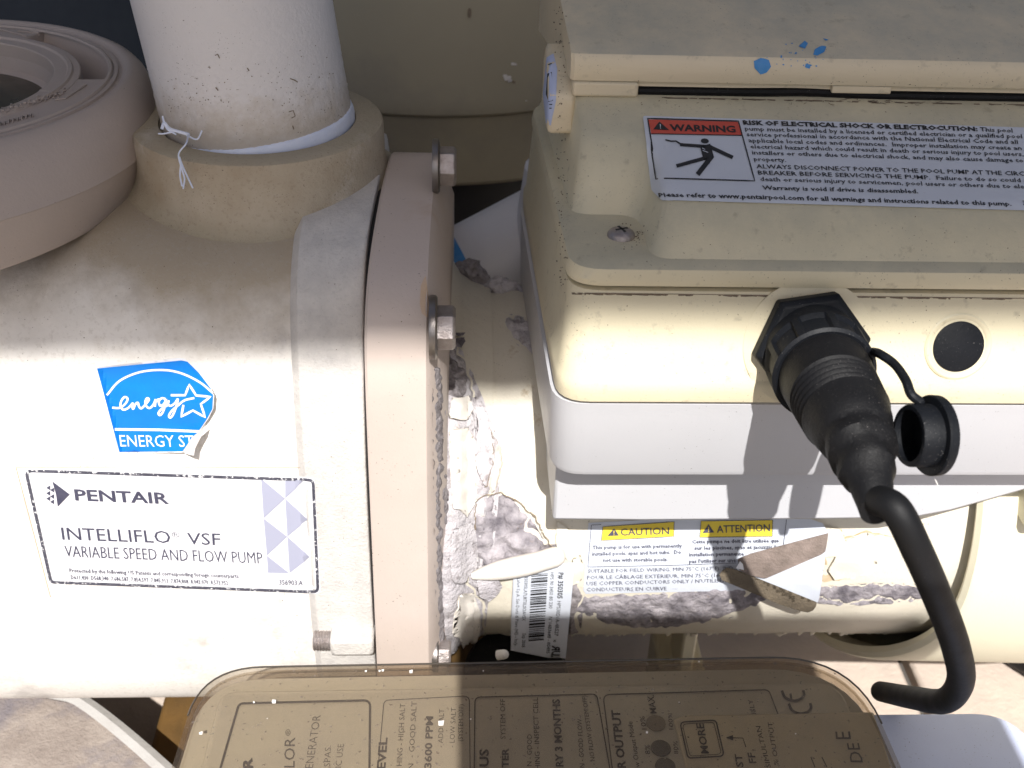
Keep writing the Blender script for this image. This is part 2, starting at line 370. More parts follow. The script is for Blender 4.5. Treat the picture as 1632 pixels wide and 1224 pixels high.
# ================================================================== SETTING
g = mk('ground', [(-4000,-4000,-428),(4000,-4000,-428),(4000,4000,-428),(-4000,4000,-428)], [(0,1,2,3)], 'grout', smooth=False); g['kind'] = 'structure'
tile0 = None
for i in range(-2, 4):
    for j in range(-2, 4):
        x0 = 227 + (i-1)*300; y0 = 180 + j*300
        if tile0 is None:
            tile0 = loft('paving_tile', [[(0,0,-434+428),(295,0,-6),(295,295,-6),(0,295,-6)], [(0,0,8),(295,0,8),(295,295,8),(0,295,8)]], 'tile', None, bevel=2)
            tile0.data.transform(Matrix.Translation((0,0,-H*.001))); t = tile0
        else:
            t = tile0.copy(); COL.objects.link(t)
        t.parent = g; t.location = M((x0+2.5, y0, -428 + random.uniform(-.4,.4)))
wl = box('dark_wall', -1500, 1500, 860, 900, -428, 700, 'wall', None, smooth=False)
wl['label'] = 'dark navy blue painted wall behind the equipment'; wl['category'] = 'wall'
# eave slab added out of view to shade the upper half, kept narrow for skylight
e0 = at(300, 580, d=341) - SUN*1500
ev = box('added_eave', -1600, 1600, e0.y, e0.y+720, e0.z, e0.z+40, 'wood', None, smooth=False); ev['kind'] = 'structure'

# ================================================================== TANK
tk = empty('filter_tank', (-12, 655, -428), 'large blurred beige cylindrical tank standing behind the pump', 'tank')
TC = (-12, 655)
lathe('shell', (*TC, -188), (0,0,1), [(0,133),(2,136),(8,136),(12,134),(500,134),(560,120),(590,60)], 'tank', tk, seg=96)
lathe('base', (*TC, -226), (0,0,1), [(0,126),(3,130),(37,131)], 'tank', tk, seg=96)
lathe('shadow_drum', (*TC, -428), (0,0,1), [(0,112),(202,112)], 'ink', tk, seg=64)  # black drum added to paint the deep shadow below the tank base
ttree = bvh([tk.children[0], tk.children[1]])
fl = Print(ttree, .6)
for cx, cy, r in ((808,124,6),(812,128,4),(804,120,3),(817,101,3),(821,102,2.4),(853,226,2.4),(838,160,1.5)): fl.poly(rough([(cx-r,cy-r*.6),(cx+r,cy-r*.5),(cx+r*.8,cy+r*.6),(cx-r*.7,cy+r*.7)], 1, 2, cx), 0)
fl.build('paint_fleck', 'fleck', tk)['kind'] = 'stuff'
fb = Print(ttree, .7); fb.ell((818,130),3,2,.5,8); fb.ell((748,20),3,8,0,10); fb.ell((549,133),2,2,0,8); fb.build('dark_speck', 'dust', tk)['kind'] = 'stuff'

# ================================================================== PIPES
pp = empty('discharge_pipe', (-64, 359, -145), 'thick white vertical pipe with dusty lower end rising from the round collar', 'pipe')
ax = Vector((-.115, .015, .99)).normalized(); pc = Vector((-64, 359, -133))
lathe('pipe', pc, ax, [(-14,30.1),(0,30.1),(20,30.1),(260,30.1)], 'pipe', pp, seg=96)
def dustr(h, r, a):
    q = Vector((cos(a)*3, sin(a)*3, h*.12)); top = 18 + 7*noise.noise(q) + 4*noise.noise(q*3)
    k = max(0, min(1, (top+6-h)/14))
    return 30.0 + .26*k + .26*noise.noise(Vector((cos(a)*26, sin(a)*26, h*.9))) + .12*noise.noise(Vector((cos(a)*60, sin(a)*60, h*2)))
lathe('dust_crust', pc, ax, [(h, 0) for h in [3+i*.8 for i in range(36)]], 'pipe', pp, seg=200, fn=dustr, caps=(False, False))
lathe('thread_tape', pc, ax, [(-2,30.2),(-1.6,31.0),(.3,31.2),(2.4,31.0),(3.0,30.7),(3.4,30.1)], 'tape', pp, seg=120, fn=lambda h, r, a: r + .25*noise.noise(Vector((cos(a)*6, sin(a)*6, h*.8))), caps=(False, False))
for k, P in enumerate([[(258,206),(262,196),(270,205),(285,210),(300,214)], [(300,214),(297,228),(286,242),(285,252),(290,270),(294,285),(292,300)], [(286,250),(290,262),(298,280),(307,299)], [(300,214),(285,209),(262,213),(253,213)], [(322,208),(314,222),(298,216)], [(288,262),(287,280),(290,296)], [(262,200),(259,185),(266,205),(280,214)]]):
    tube('loose_thread', [at(x, y, d=332 + (6 if y < 225 else -.5)) for x, y in P], .26 if k else .5, 'tape', pp, seg=6, n=5)
bp = empty('slanted_pipe', (-5, 470, -240), 'out of focus white pipe slanting behind the motor with blue primer at its end', 'pipe')
a0 = at(690, 480, d=495); a1 = at(900, 370, d=495)
lathe('pipe', a0, (a1-a0), [(0,25),(100,25),(190,25)], 'pvc', bp, seg=48)
lathe('primer_ring', a0, (a1-a0), [(12,25.2),(20,25.4),(21,25.2)], 'bluepaint', bp, seg=48, caps=(False,False))
lathe('coupling', at(925, 372, d=480), (.12,.05,1), [(-60,27),(-30,28),(26,28),(28,25)], 'pvc', bp, seg=40)

# ================================================================== PUMP
PU = empty('pool_pump', (0, 365, -420), 'cream pool pump with square motor drive, peeling motor paint and several stickers', 'pump')
potp = [(455,-215),(440,-172),(405,-153),(360,-149.5),(330,-150),(315,-152.5),(304,-158.5),(296.5,-168.5),(291.5,-183),(288,-201),(286,-222),(285.5,-250),(286,-285),(288,-310),(292,-325),(299,-337),(311,-345),(330,-350),(400,-350),(440,-330),(455,-290)]
def dense(prof, k=4):
    P = [Vector((0, y, z)) for y, z in prof]; Q = [P[-1]] + P + [P[0], P[1]]; out = []
    for i in range(1, len(P)+1):
        for s in range(k):
            t = s/k; a, b, c, d = Q[i-1], Q[i], Q[i+1], Q[i+2]
            v = .5*((2*b)+(c-a)*t+(2*a-5*b+4*c-d)*t*t+(3*b-a-3*c+d)*t**3); out.append((v.y, v.z))
    return out
pd = dense(potp, 4)
housing = loft('strainer_housing', [[(x, y, z - (9*min(1, max(0, (-104-x)/22))**1.5 if z > -200 else 0)*min(1, (z+200)/30)) for y, z in pd] for x in (-330,-250,-200,-150,-130,-126,-122,-118,-114,-110,-106,-102,-90,-60,-27)], 'pot', PU)
def grow(prof, g_, c=(370,-250)):
    return [(c[0]+(y-c[0])*(1+g_/90), c[1]+(z-c[1])*(1+g_/90)) for y, z in prof]
sL = lambda y: .045*(min(y,380)-276); sR = lambda y: .022*(min(y,380)-276)
grow0 = grow
def grow(prof, g_, c=(370,-250)): return [(y, z - max(0, y-362)*.4 if z > -200 else z) for y, z in grow0(prof, g_, c)]
rim = loft('housing_rim', [xform(grow(pd, .2), -49), xform(grow(pd, 3.0), -46.5), xform(grow(pd, 4.6), -30, sL), xform(grow(pd, 4.6), -28.2, sL), xform(grow(pd, 4.2), -27.6, sL)], 'rim', PU, bevel=.3)
loft('joint_gap_filler', [xform(grow(pd, 1.5), -28), xform(grow(pd, 1.5), -24)], 'ink', PU)  # black filler ring, stands in for the shade inside the open joint
grow = grow0
# collar with a fillet into the housing
def cfn(h, r, a): return r
collar = lathe('pipe_collar', (-64, 358, -130), (0,0,1), [(-.2,31.5),(0,33),(0,39),(-.6,40),(-2,40.4),(-12,40.6),(-15,41.1),(-16.5,41.7),(-17.6,42.6),(-18.5,43.8),(-19.5,45.2),(-20,46.5)], 'collar', PU, seg=96, caps=(False, False))
bpy.context.view_layer.update()
T_h = bvh([housing])
for v in collar.data.vertices:
    p = v.co + PU.location; rr = hypot(p.x*1000+64, p.y*1000-358)
    if rr > 41.2:
        h_ = T_h.ray_cast(Vector((p.x, p.y, .5)), Vector((0,0,-1)))[0]
        if h_: v.co.z = h_.z + (max(0, (46.5-rr)/5.3)**2.2*.0045 - .0003) - PU.location.z
lathe('pipe_collar_bore', (-64, 358, -131), (0,0,1), [(0,32.2),(-1,30)], 'collar', collar, seg=64, caps=(False,False))
box('moulding_lug', -110, -104.5, 362, 372, -158, -146, 'collar', PU, bevel=1.2)
# seal plate
fp = [(420,-178),(390,-156),(366,-144.5),(350,-143.5),(328,-144.5),(303,-149),(289,-155),(281,-164),(277.5,-178),(276,-205),(275.5,-240),(275.5,-345),(300,-356),(420,-356),(455,-300),(455,-215)]
fpd = dense(fp, 3)
seal = loft('seal_plate', [xform(grow(fpd, -.6), -26.0, sL), xform(fpd, -25.2, sL), xform(fpd, -8.2, sR), xform(grow(fpd, -1.4), -6.9, sR), xform(grow(fpd, -13), -2.6, sR), xform(grow(fpd, -22), -2.6, sR)], 'flange', PU, ang=40)
back = lathe('seal_plate_back', (-6.5, 363, -270), (1,0,0), [(0,79),(6,77),(9,73),(13,70),(20,68.6)], 'motor', PU, seg=80)
# bolts: washer and hex head on the right face of the plate
def bolt(px, py, Y, r, L, rr):
    c = at(px, py, Y=Y); c.x = -6.6
    o = lathe('bolt', c, (1,0,0), [(1.6,r),(1.8,r*1.02),(L-.8,r*1.02),(L,r*.88)], 'steel', PU, seg=6, bevel=.25)
    lathe('washer', c, (1,0,0), [(-.6,rr),(0,rr+.2),(1.2,rr+.2),(1.7,rr-.4)], 'washer', o, seg=40)
    return c
bolt(684, 522, 282.5, 6.4, 7, 9.2)
bolt(704, 265, 338, 6.2, 7, 8.4)
bolt(696, 1041, 281, 4.6, 6, 6.5)
# small threaded bolt end low on the housing
bl = box('bolt_lug', -42, -27, 276, 290, -292, -284, 'rim', PU, bevel=1.5)
lathe('bolt_end', (-48, 281, -289), (1,0,0), [(i*.5, 3.2 + (.35 if i % 2 else 0)) for i in range(16)], 'steel', PU, seg=24, smooth=False)

# ---- motor
MC = (363, -272)
def mring(x, r, sx=0, seg=120):
    out = []
    for j in range(seg):
        a = 2*pi*j/seg; q = Vector((x*.035, cos(a)*2.4, sin(a)*2.4)); rr = r + .7*noise.noise(q) + .25*noise.noise(q*4)
        out.append((x, MC[0]+cos(a)*rr, MC[1]+sin(a)*rr))
    return out
motor = loft('motor_shell', [mring(-6 + i*3, 69 + (1.0 if 8 < i < 12 else 0)) for i in range(68)], 'motor', PU)
def sring(r, dx=0, seg=96):
    out = []
    for j in range(seg):
        a = 2*pi*j/seg; down = max(0, -sin(a)); x = 180 - 30*down**2 + dx
        out.append((x, MC[0]+cos(a)*r, (MC[1]-1.5)+sin(a)*r))
    return out
def sflat(x, r, seg=96): return [(x, MC[0]+cos(2*pi*j/seg)*r, (MC[1]-1.5)+sin(2*pi*j/seg)*r) for j in range(seg)]
shroud = loft('end_cover', [sring(73.2, 8), sring(73.2, 0), sring(75.5, -.8), sring(77.5, .5), sring(78.5, 3), sflat(260, 81), sflat(330, 78)], 'bell', PU, caps=(False, True))
box('end_cover_rib', 192, 330, 283, 300, -243, -206, 'bell', PU, bevel=2)
lathe('fan_opening', (196, *MC), (1,0,0), [(0,60),(3,72),(30,73)], 'ink', PU, seg=64)
# pump foot under the motor
ft = box('motor_foot', 88, 108, 320, 360, -428+8, -362, 'bell', PU, bevel=2)
box('motor_foot_stem', 95, 101, 330, 350, -364, -335, 'bell', PU, bevel=1)

# ---- drive
def ringz(x0, x1, y0, y1, r, z): return [(x, y, z) for x, y in rpoly([(x0,y0),(x1,y0),(x1,y1),(x0-3.5,y1)], r, 6)]
X1, Y1 = 330, 395
def xz(pts, y0, y1): return [[(x, y0, z) for x, z in pts], [(x, y1, z) for x, z in pts]]
step = loft('drive_base', xz([(31.5,-200),(31.5,-231.5),(60,-232),(120,-231.5),(148,-231),(160,-228),(178,-221),(198,-213),(230,-207),(300,-204),(300,-200)], 276.5, 395), 'body', PU, bevel=1)
lower = loft('drive_body', [ringz(30.5,X1,265,Y1,9,-203.3), ringz(29,X1,262.6,Y1,9.5,-202.4), ringz(28.3,X1,261.8,Y1,10,-200.5), ringz(27.8,X1,259.2,Y1,10,-180), ringz(27.5,X1,258.4,Y1,10,-174.6), ringz(29.5,X1,260,Y1,9,-174)], 'body', PU)
cover = loft('drive_cover', [ringz(29,X1,258.2,Y1,9,-173.7), ringz(28.4,X1,257.2,Y1,9.5,-173), ringz(28.2,X1,256.6,Y1,9.5,-169.5), ringz(28.3,X1,257.0,Y1,9.5,-166.6), ringz(29.2,X1,258.4,Y1,9,-165), ringz(30.3,X1,262.8,Y1,9,-150), ringz(30.8,X1,265.6,Y1,9,-142.8), ringz(33,X1,268,Y1,8,-142.4)], 'cream', PU)
tier = loft('drive_lid', [ringz(31.5,X1,266.6,Y1,9,-141.9), ringz(30.4,X1,265.2,Y1,9.5,-141.2), ringz(30.2,X1,264.8,Y1,9.5,-139.4), ringz(30.8,X1,265.8,Y1,9.5,-136.6), ringz(32.8,X1,268.2,Y1,8.5,-135.4), ringz(37,X1,272.5,Y1,7,-135.2)], 'cream', PU)
zp = lambda y: -124.6 + (y-278)*.30
def rb(pts, rad, zf):
    return [(x, y, zf(y)) for x, y in rpoly(pts, rad, 6)]
base_o = [(52,269.5),(330,269.5),(330,395),(29.5,395),(33,297),(52,297)]
mid_o = [(55,274),(330,274),(330,395),(31,395),(35,301),(55,301)]
top_o = [(58,280),(330,280),(330,395),(33,395),(37,308),(58,308)]
rad = [6,2,2,5,6,7]
raised = loft('drive_top', [rb(base_o, rad, lambda y: -136), rb([(x+.8,y+.8) for x, y in base_o], rad, lambda y: -134.5), rb(mid_o, rad, lambda y: -130 if y < 290 else -127 + (y-301)*.10 - .5), rb([(x-.6,y-1.2) for x, y in top_o], [9,2,2,6,7,9], lambda y: zp(y)-.9), rb([(x+1.8,y+2.4) for x, y in top_o], [9,2,2,6,7,9], lambda y: zp(y))], 'cream', PU, ang=60)
# flip cover, its lips and gasket
flipp = [(325.5,-105.3),(324.8,-103),(325,-99.6),(326.2,-97.6),(329,-96.2),(338,-93.4),(400,-76),(400,-112),(330,-105.3)]
fs_ = lambda y: -.06*(y-325)
flip = loft('flip_cover', [xform(grow(flipp,-1.5,(380,-95)), 33.6, fs_), xform(flipp, 34.6, fs_), xform(flipp, 330)], 'flip', PU, ang=30)
box('corner_lip', 34.4, 54, 325.2, 334, -110.2, -105.5, 'flip', flip, bevel=.9)
box('latch_tab', 112, 130, 325.6, 332, -107.8, -105.5, 'flip', flip, bevel=.4)
box('cover_underside', 54, 330, 327.2, 337, -107.2, -105.4, 'flip', flip)
tube('gasket', [(53,328.2,-108.8),(90,327.7,-108.4),(105,327.9,-108.1),(130,328,-108.8),(180,328.1,-108.7),(190,328,-107.9),(210,328.2,-108.7),(330,328.2,-108.8)], 1.45, 'rubber', PU, seg=10)
# side box with its blue rating sticker, and side panel behind the corner
sb = extrude_x('side_tab', [(325,-122),(350,-120),(353,-107),(346,-100),(335,-103),(326,-110)], 27.5, 36, 'flip', PU, bevel=1.5)
# screw in the notch
sc = at(990, 375, Z=-135); sc.z = -135.3
scr = lathe('screw', sc, (0,0,1), [(0,3.9),(.8,3.8),(1.6,3.2),(2.1,2.2),(2.3,1.0)], 'steel', PU, seg=32)
for a in (.4, .4+pi/2):
    d_ = Vector((cos(a), sin(a), 0)); q = sc + Vector((0,0,2.25)); n_ = Vector((-d_.y, d_.x, 0))
    mk('cross_slot', [q+d_*1.9+n_*.35, q-d_*1.9+n_*.35, q-d_*1.9-n_*.35, q+d_*1.9-n_*.35, q+d_*1.9+n_*.35+Vector((0,0,.12)), q-d_*1.9+n_*.35+Vector((0,0,.12)), q-d_*1.9-n_*.35+Vector((0,0,.12)), q+d_*1.9-n_*.35+Vector((0,0,.12))], [(0,1,2,3),(4,5,6,7),(0,1,5,4),(1,2,6,5),(2,3,7,6),(3,0,4,7)], 'ink', scr)

T_drive = bvh([step, lower, cover, tier, raised, flip, sb])
T_pot = bvh([housing, rim, seal, collar])
T_motor = bvh([motor, back, shroud])
# ---- socket on the drive front
nface = Vector((0,-.93,.30)).normalized()
pn = on(T_drive, 1288, 548, 0)
pax = Vector((-.035,-.985,.075)).normalized()
lathe('socket_seal', pn, nface, [(-.5,18),(.25,18),(.35,17.5)], 'cream', PU, seg=64)
nut = lathe('socket_nut', pn, nface, [(.3,15.2),(.8,15.9),(4.6,15.9),(6,14.2)], 'blackpl', PU, seg=6, bevel=.5, smooth=False)
pl_ = M(pn) - PU.location
nut.data.transform(Matrix.Translation(pl_) @ Matrix.Rotation(radians(9), 4, nface) @ Matrix.Translation(-pl_))
lathe('socket_barrel', pn, pax, [(2,13.2),(8,13.2),(8.6,12.6)], 'blackpl', PU, seg=48)
# blanking disc
pb = on(T_drive, 1527, 552, 0)
lathe('blanking_bezel', pb, nface, [(-.6,9.6),(.2,9.4),(.5,8.9),(.35,8.0),(.1,7.7)], 'cream', PU, seg=64, caps=(True, True))
lathe('blanking_disc', pb, nface, [(-.5,7.1),(.45,7.1),(.6,6.8)], 'blackpl', PU, seg=48)
# tethered cap
ca = Vector((-.985,-.12,.08)).normalized()
cc = at(1487, 694, d=269)
cap = lathe('socket_cap', cc, ca, [(-1.2,9.0),(-1.0,9.6),(.9,9.7),(1.3,9.4),(1.3,7.6),(6.0,7.5),(6.5,7.2),(6.5,6.2),(2.0,6.0),(1.8,2)], 'blackpl', PU, seg=56)
tube('cap_strap', [on(T_drive,1383,556,3), at(1400,563,d=283), at(1425,580,d=277), at(1443,605,d=271), at(1452,628,d=268), at(1466,640,d=268)], 1.15, 'blackpl', PU, seg=10)
tube('loose_hair', [at(1490,764,d=262), at(1494,772,d=262), at(1497,786,d=262)], .12, 'fleck', cap, seg=5)

# ================================================================== CONNECTOR + CABLE
CP = empty('connector_plug', pn, 'black rubber connector screwed into the drive socket, its cable hooking down to the right', 'connector')
lathe('locking_ring', pn, pax, [(8.2,12.6),(8.6,13.6),(10,13.6),(10.6,13.6),(16.4,13.5),(17.6,13.5),(18.2,12.6),(18,12)], 'blackpl', CP, seg=144, fn=lambda h, r, a: r - (1.0 if (9 < h < 17.5 and (a*9/(2*pi)) % 1 > .22) else 0))
prof = [(16,11.8),(19,11.9),(27,11.5)]
for i in range(5): h = 28.5+i*2.1; prof += [(h,11.3-.12*i),(h+.7,10.45-.12*i),(h+1.3,10.45-.12*i),(h+1.8,11.3-.12*i)]
prof += [(40.5,10.2),(44,9.7),(47,9.0),(48.3,8.1),(49.3,7.7),(51,8.1),(53,7.9),(54.3,6.6),(55.6,6.1),(57.5,6.5),(59.3,6.3),(60.8,5.1),(63,4.8),(66,4.2),(68,3.9)]
def bend(h): return Vector((0,0,-1))*max(0, h-40)**2*.010 + Vector((1,0,0))*max(0,h-36)*.02
def plathe(name, m, parent, prof, seg=64, wob=0):
    u, v, a = frame(pax); rings = []
    for h, r in prof:
        rings.append([pn + a*h + bend(h) + (u*cos(2*pi*j/seg)+v*sin(2*pi*j/seg))*(r + (wob*max(0, sin(2*pi*j/seg*3+h*.5))*(.55 if h > 48 and h < 63 else 0))) for j in range(seg)])
    return loft(name, rings, m, parent)
plathe('plug_body', 'rubber', CP, prof, wob=1)
pend = pn + pax*64 + bend(64)
tube('cable', [pn + pax*58 + bend(58), pn + pax*65 + bend(65), at(1428,812,d=248), at(1462,878,d=251), at(1497,958,d=262), at(1523,1030,d=276), at(1531,1085,d=292), at(1505,1117,d=312), at(1455,1112,d=345), at(1404,1102,d=395)], lambda t: 3.5 if t > .05 else 4.0, 'cable', CP, seg=24, n=10)

# ================================================================== LID
LD_c = (-174, 360)
LD = lathe('strainer_lid', (*LD_c, -120), (0,0,1), [(-34,86),(-33,88.5),(-31,89),(-18,86),(-17.6,86.4),(-17,85.9),(-14,84),(-8,79.5),(-3.5,75),(-1.2,71.8),(0,69),(.2,67.5),(-.3,66.5),(-1.2,66),(-1.2,65),(-.4,64.4),(-.4,63.2),(-9,63),(-26,62)], 'lid', PU, seg=128, caps=(True, False), ang=50)
for v in LD.data.vertices:
    dz = (v.co.z + PU.location.z) - (H-120)*.001
    if dz < 0: v.co.x += dz*.55; v.co.y += dz*.12
# annulus with the recessed crescent on the far right
def ann(name, r0, r1, a0, a1, z0, z1, m, parent, seg=40):
    n = seg; rings = []
    for k in range(n+1):
        a = a0+(a1-a0)*k/n; c, s = cos(a), sin(a)
        rings.append([(LD_c[0]+r0*c, LD_c[1]+r0*s, z0), (LD_c[0]+r1*c, LD_c[1]+r1*s, z0), (LD_c[0]+r1*c, LD_c[1]+r1*s, z1), (LD_c[0]+r0*c, LD_c[1]+r0*s, z1)])
    return loft(name, rings, m, parent, bevel=.4)
ann('lid_deck', 44, 63.5, radians(66), radians(365), -150, -120.6, 'lid', LD, 80)
ann('lid_inner_ring', 44, 52.5, radians(-10), radians(80), -150, -120.4, 'lid', LD, 30)
ann('recess_floor', 50, 63.5, radians(-5), radians(75), -152, -141, 'lid', LD, 30)
lathe('window_bead', (*LD_c, -120.6), (0,0,1), [(0,50.4),(.9,49.8),(.9,48.6),(-.2,47.8),(-.4,45),(-6,43.6),(-9,43.4),(-10,40)], 'lid', LD, seg=96, caps=(False,False), ang=50)
lathe('window', (*LD_c, -131), (0,0,1), [(0,44),(.5,42),(3.5,25),(4.5,5)], 'lens', LD, seg=64)
lathe('lid_bead', (*LD_c, -120.5), (0,0,1), [(0,62.6),(.7,62.2),(.7,61.4),(0,61)], 'lid', LD, seg=96, caps=(False,False))
box('lid_tab', -99.5, -90, 372, 384, -150, -119, 'lid', LD, bevel=2)
T_lid = bvh([LD] + [c for c in LD.children])
pr = Print(T_lid, .35)
for k in range(15):      # weathered raised characters too worn to read
    x = 2 + k*7.0; y = 178 - k*2.1 + 2*sin(k*2.1); 
    pr.stroke([(x,y+4),(x+1.5,y-4),(x+4,y-3+3*sin(k*3.))], 1.6); pr.stroke([(x,y),(x+5,y-1)], 1.4)
for k in range(8):
    x = 0 + k*7.0; y = 199 - k*2.0
    pr.stroke([(x,y+3),(x+1.2,y-3),(x+4,y+2*sin(k*2.))], 1.5)
pr.stroke([(88,160),(105,158),(138,136)], 1.6); pr.stroke([(28,50),(60,53),(62,56)], 1.6); pr.stroke([(0,48),(42,58)], 1.3)
o = pr.build('raised_marks', 'lid', LD); md = o.modifiers.new('t','SOLIDIFY'); md.thickness=.0005; md.offset=0
o['kind'] = 'stuff'

# ================================================================== WEAR ON THE PUMP
# white corrosion down the joint of plate and motor
c1 = rough([(702,560),(722,548),(742,575),(756,640),(775,672),(792,700),(800,735),(795,765),(780,790),(778,830),(770,870),(748,905),(745,930),(770,960),(775,1010),(760,1052),(700,1055),(700,900),(698,700)], 4, 7, 1)
crust('white_corrosion', T_motor, c1, 'crust', PU, h=1.7, amp=1.5, fs=.10)
c1b = rough([(692,585),(705,585),(708,640),(709,720),(705,800),(708,900),(712,1000),(711,1050),(698,1050),(694,900),(692,700)], 3, 4, 11)
crust('dark_crumbling_edge', bvh([motor, back, seal]), c1b, 'darkcrust', PU, h=1.1, amp=.9, fs=.4)
c2 = rough([(704,566),(718,562),(740,590),(745,625),(732,640),(715,642),(706,650),(700,640)], 4, 5, 2)
crust('grey_crust', T_motor, c2, 'darkcrust', PU, h=3.0, amp=1.6, fs=.3)
c3 = rough([(752,800),(775,790),(800,786),(822,798),(838,818),(842,840),(862,858),(878,876),(872,888),(830,896),(790,908),(765,900),(748,870),(750,830)], 4, 6, 3)
crust('bare_metal_patch', T_motor, c3, 'bare', PU, h=1.6, amp=1.9, fs=.16)
c3b = rough([(792,700),(800,712),(802,745),(792,778),(780,790),(776,770),(784,730)], 2, 5, 9)
crust('raised_paint_edge', T_motor, c3b, 'paintcurl', PU, h=3.4, amp=.8, fs=.15, edge=5)
for k, P in enumerate([[(742,640),(756,636),(772,665),(780,700),(779,740),(770,772),(758,745),(764,700),(755,668)], [(712,690),(735,682),(748,705),(742,745),(752,790),(735,820),(716,800),(720,745)], [(718,840),(745,830),(752,868),(742,905),(722,925),(712,885)], [(716,640),(738,634),(745,655),(730,672),(714,668)], [(758,912),(790,908),(800,925),(780,948),(760,940)], [(722,945),(752,938),(766,975),(760,1010),(735,1030),(718,1000)]]):
    sheet('flaking_paint', T_motor, rough(P, 3, 5, 30+k), 'paintcurl' if k % 2 else 'crust', PU, lift=lambda x, y: 2.6+.9*noise.noise(Vector((x*.05,y*.05,k))), cell=5, thick=.6)
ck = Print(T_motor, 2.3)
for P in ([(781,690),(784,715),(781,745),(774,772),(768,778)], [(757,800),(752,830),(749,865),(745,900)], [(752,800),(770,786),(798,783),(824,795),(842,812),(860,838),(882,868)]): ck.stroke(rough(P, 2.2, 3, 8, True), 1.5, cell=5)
ck.build('painted_crack_shade', 'dust', PU)  # shade in the gaps under lifted paint, painted as dark strokes
c4 = rough([(800,505),(822,500),(848,512),(858,540),(856,575),(845,565),(828,548),(808,535)], 4, 5, 4)
crust('lilac_corrosion', T_motor, c4, 'crust', PU, h=1.2, amp=1.2, fs=.3)
c5 = rough([(930,948),(1000,946),(1100,938),(1150,934),(1230,940),(1235,950),(1205,968),(1140,990),(1075,1003),(1010,1005),(955,994),(915,976)], 3, 7, 5)
crust('bare_metal_patch', T_motor, c5, 'bare', PU, h=.9, amp=1.0, fs=.2)
c6 = rough([(1225,942),(1300,936),(1380,930),(1440,931),(1490,936),(1488,950),(1440,958),(1400,952),(1350,962),(1310,952),(1240,956)], 4, 6, 6)
crust('bare_metal_patch', T_motor, c6, 'bare', PU, h=1.0, amp=.7, fs=.2, edge=4)
c7 = rough([(905,925),(926,930),(930,955),(918,990),(926,1015),(915,1045),(900,1050),(900,1000)], 3, 5, 7)
crust('bare_metal_patch', T_motor, c7, 'darkcrust', PU, h=.9, amp=.9, fs=.25)
# lifted paint plates round stains
for k, P in enumerate([[(1312,838),(1336,842),(1345,862),(1336,880),(1312,884),(1316,860)], [(1345,858),(1380,846),(1428,858),(1452,862),(1440,885),(1400,905),(1362,915),(1330,918),(1318,905),(1335,884)], [(1455,842),(1478,832),(1484,870),(1478,905),(1455,890)], [(888,828),(905,840),(918,868),(905,888),(886,870)], [(905,905),(924,880),(930,900),(922,925),(908,930)]]):
    sheet('lifted_paint', T_motor, rough(P, 2.5, 6, 10+k), 'motor', PU, lift=lambda x, y: .9+.5*noise.noise(Vector((x*.05,y*.05,k))), cell=6, thick=.5)
st_ = Print(T_motor, .25)
for P, wd in (([(1300,922),(1330,919),(1362,915),(1400,902),(1425,880),(1452,864)], 11), ([(1345,858),(1380,847),(1430,858)],3), ([(1312,884),(1318,905)],3), ([(1408,905),(1440,886)],4), ([(1310,845),(1340,845),(1346,860)], 4), ([(1452,842),(1480,834)],3), ([(1455,870),(1480,866)],7)): st_.stroke(rough(P,2,5,3,True), wd)
st_.build('brown_stain', mat('tan stain', (.42,.31,.18), .8, (.6,.5,.36), 200, .8), PU)
# ragged drips on the lower edge of the motor paint
dr = []
for k in range(34):
    x = random.uniform(900, 1480); 
    p = Vector((at(x, 1000, Y=315).x, 363-48.5, -272-49.2)); r = random.choice([.3,.35,.45,.6,.9])
    dr.append((p, r))
V = []; F = []
for p, r in dr:
    b = len(V); u_, v_, a_ = frame((0,.35,-1)); n = 7
    for h, q in ((-2.5,r*1.4),(0,r),(r*1.5,r*.7),(r*2.2,r*.25)):
        V += [p + a_*h + (u_*cos(2*pi*j/n)*1.6+v_*sin(2*pi*j/n))*q for j in range(n)]
    for i in range(3):
        for j in range(n): F.append((b+i*n+j, b+i*n+(j+1)%n, b+(i+1)*n+(j+1)%n, b+(i+1)*n+j))
    F.append(tuple(b+3*n+j for j in range(n)))
o = mk('paint_drips', V, F, 'motor', PU); o['kind'] = 'stuff'
# curled tongue of paint under the bare patch
q0 = on(T_motor, 748, 914, 1.5); q1 = on(T_motor, 884, 880, 3)
tube('paint_curl', [q0, q0.lerp(q1,.3)+Vector((0,-.6,.2)), q0.lerp(q1,.7)+Vector((0,-1,.3)), q1], lambda t: .6 + 3.2*sin(min(1,t*1.15+.12)*pi*.62), 'paintcurl', PU, seg=20)
# rough lumps on the horizon of the motor
for k, P in enumerate([[(712,440),(742,430),(765,442),(772,470),(768,492),(755,470),(735,448),(715,452)], [(770,468),(800,462),(838,478),(852,492),(850,506),(820,508),(790,492)]]):
    cen = [at(x, y, d=432 if k else 436) for x, y in P]
    P3 = [cen[0], cen[1], cen[2], cen[3]] if k == 0 else [cen[0], cen[1], cen[2], cen[4]]
    V = []; o = tube('corroded_lump', P3, lambda t: 4.2 if k else 3.4, 'crust' if k else 'darkcrust', PU, seg=28, n=14)
    for v in o.data.vertices:
        q = v.co*260; d_ = Vector((noise.noise(q), noise.noise(q+Vector((9,0,0))), noise.noise(q+Vector((0,9,0)))))
        v.co += d_*.0022 + Vector((noise.noise(q*3), noise.noise(q*3+Vector((5,5,0))), noise.noise(q*3+Vector((0,7,7)))))*.0010
chip = Print(T_motor, 1.4)
chip.poly([(716,549),(722,541),(735,540),(738,547),(730,556),(720,556)]); chip.poly([(720,534),(738,533),(733,537),(725,538)])
chip.build('dark_chip', 'bare', PU)['kind'] = 'stuff'
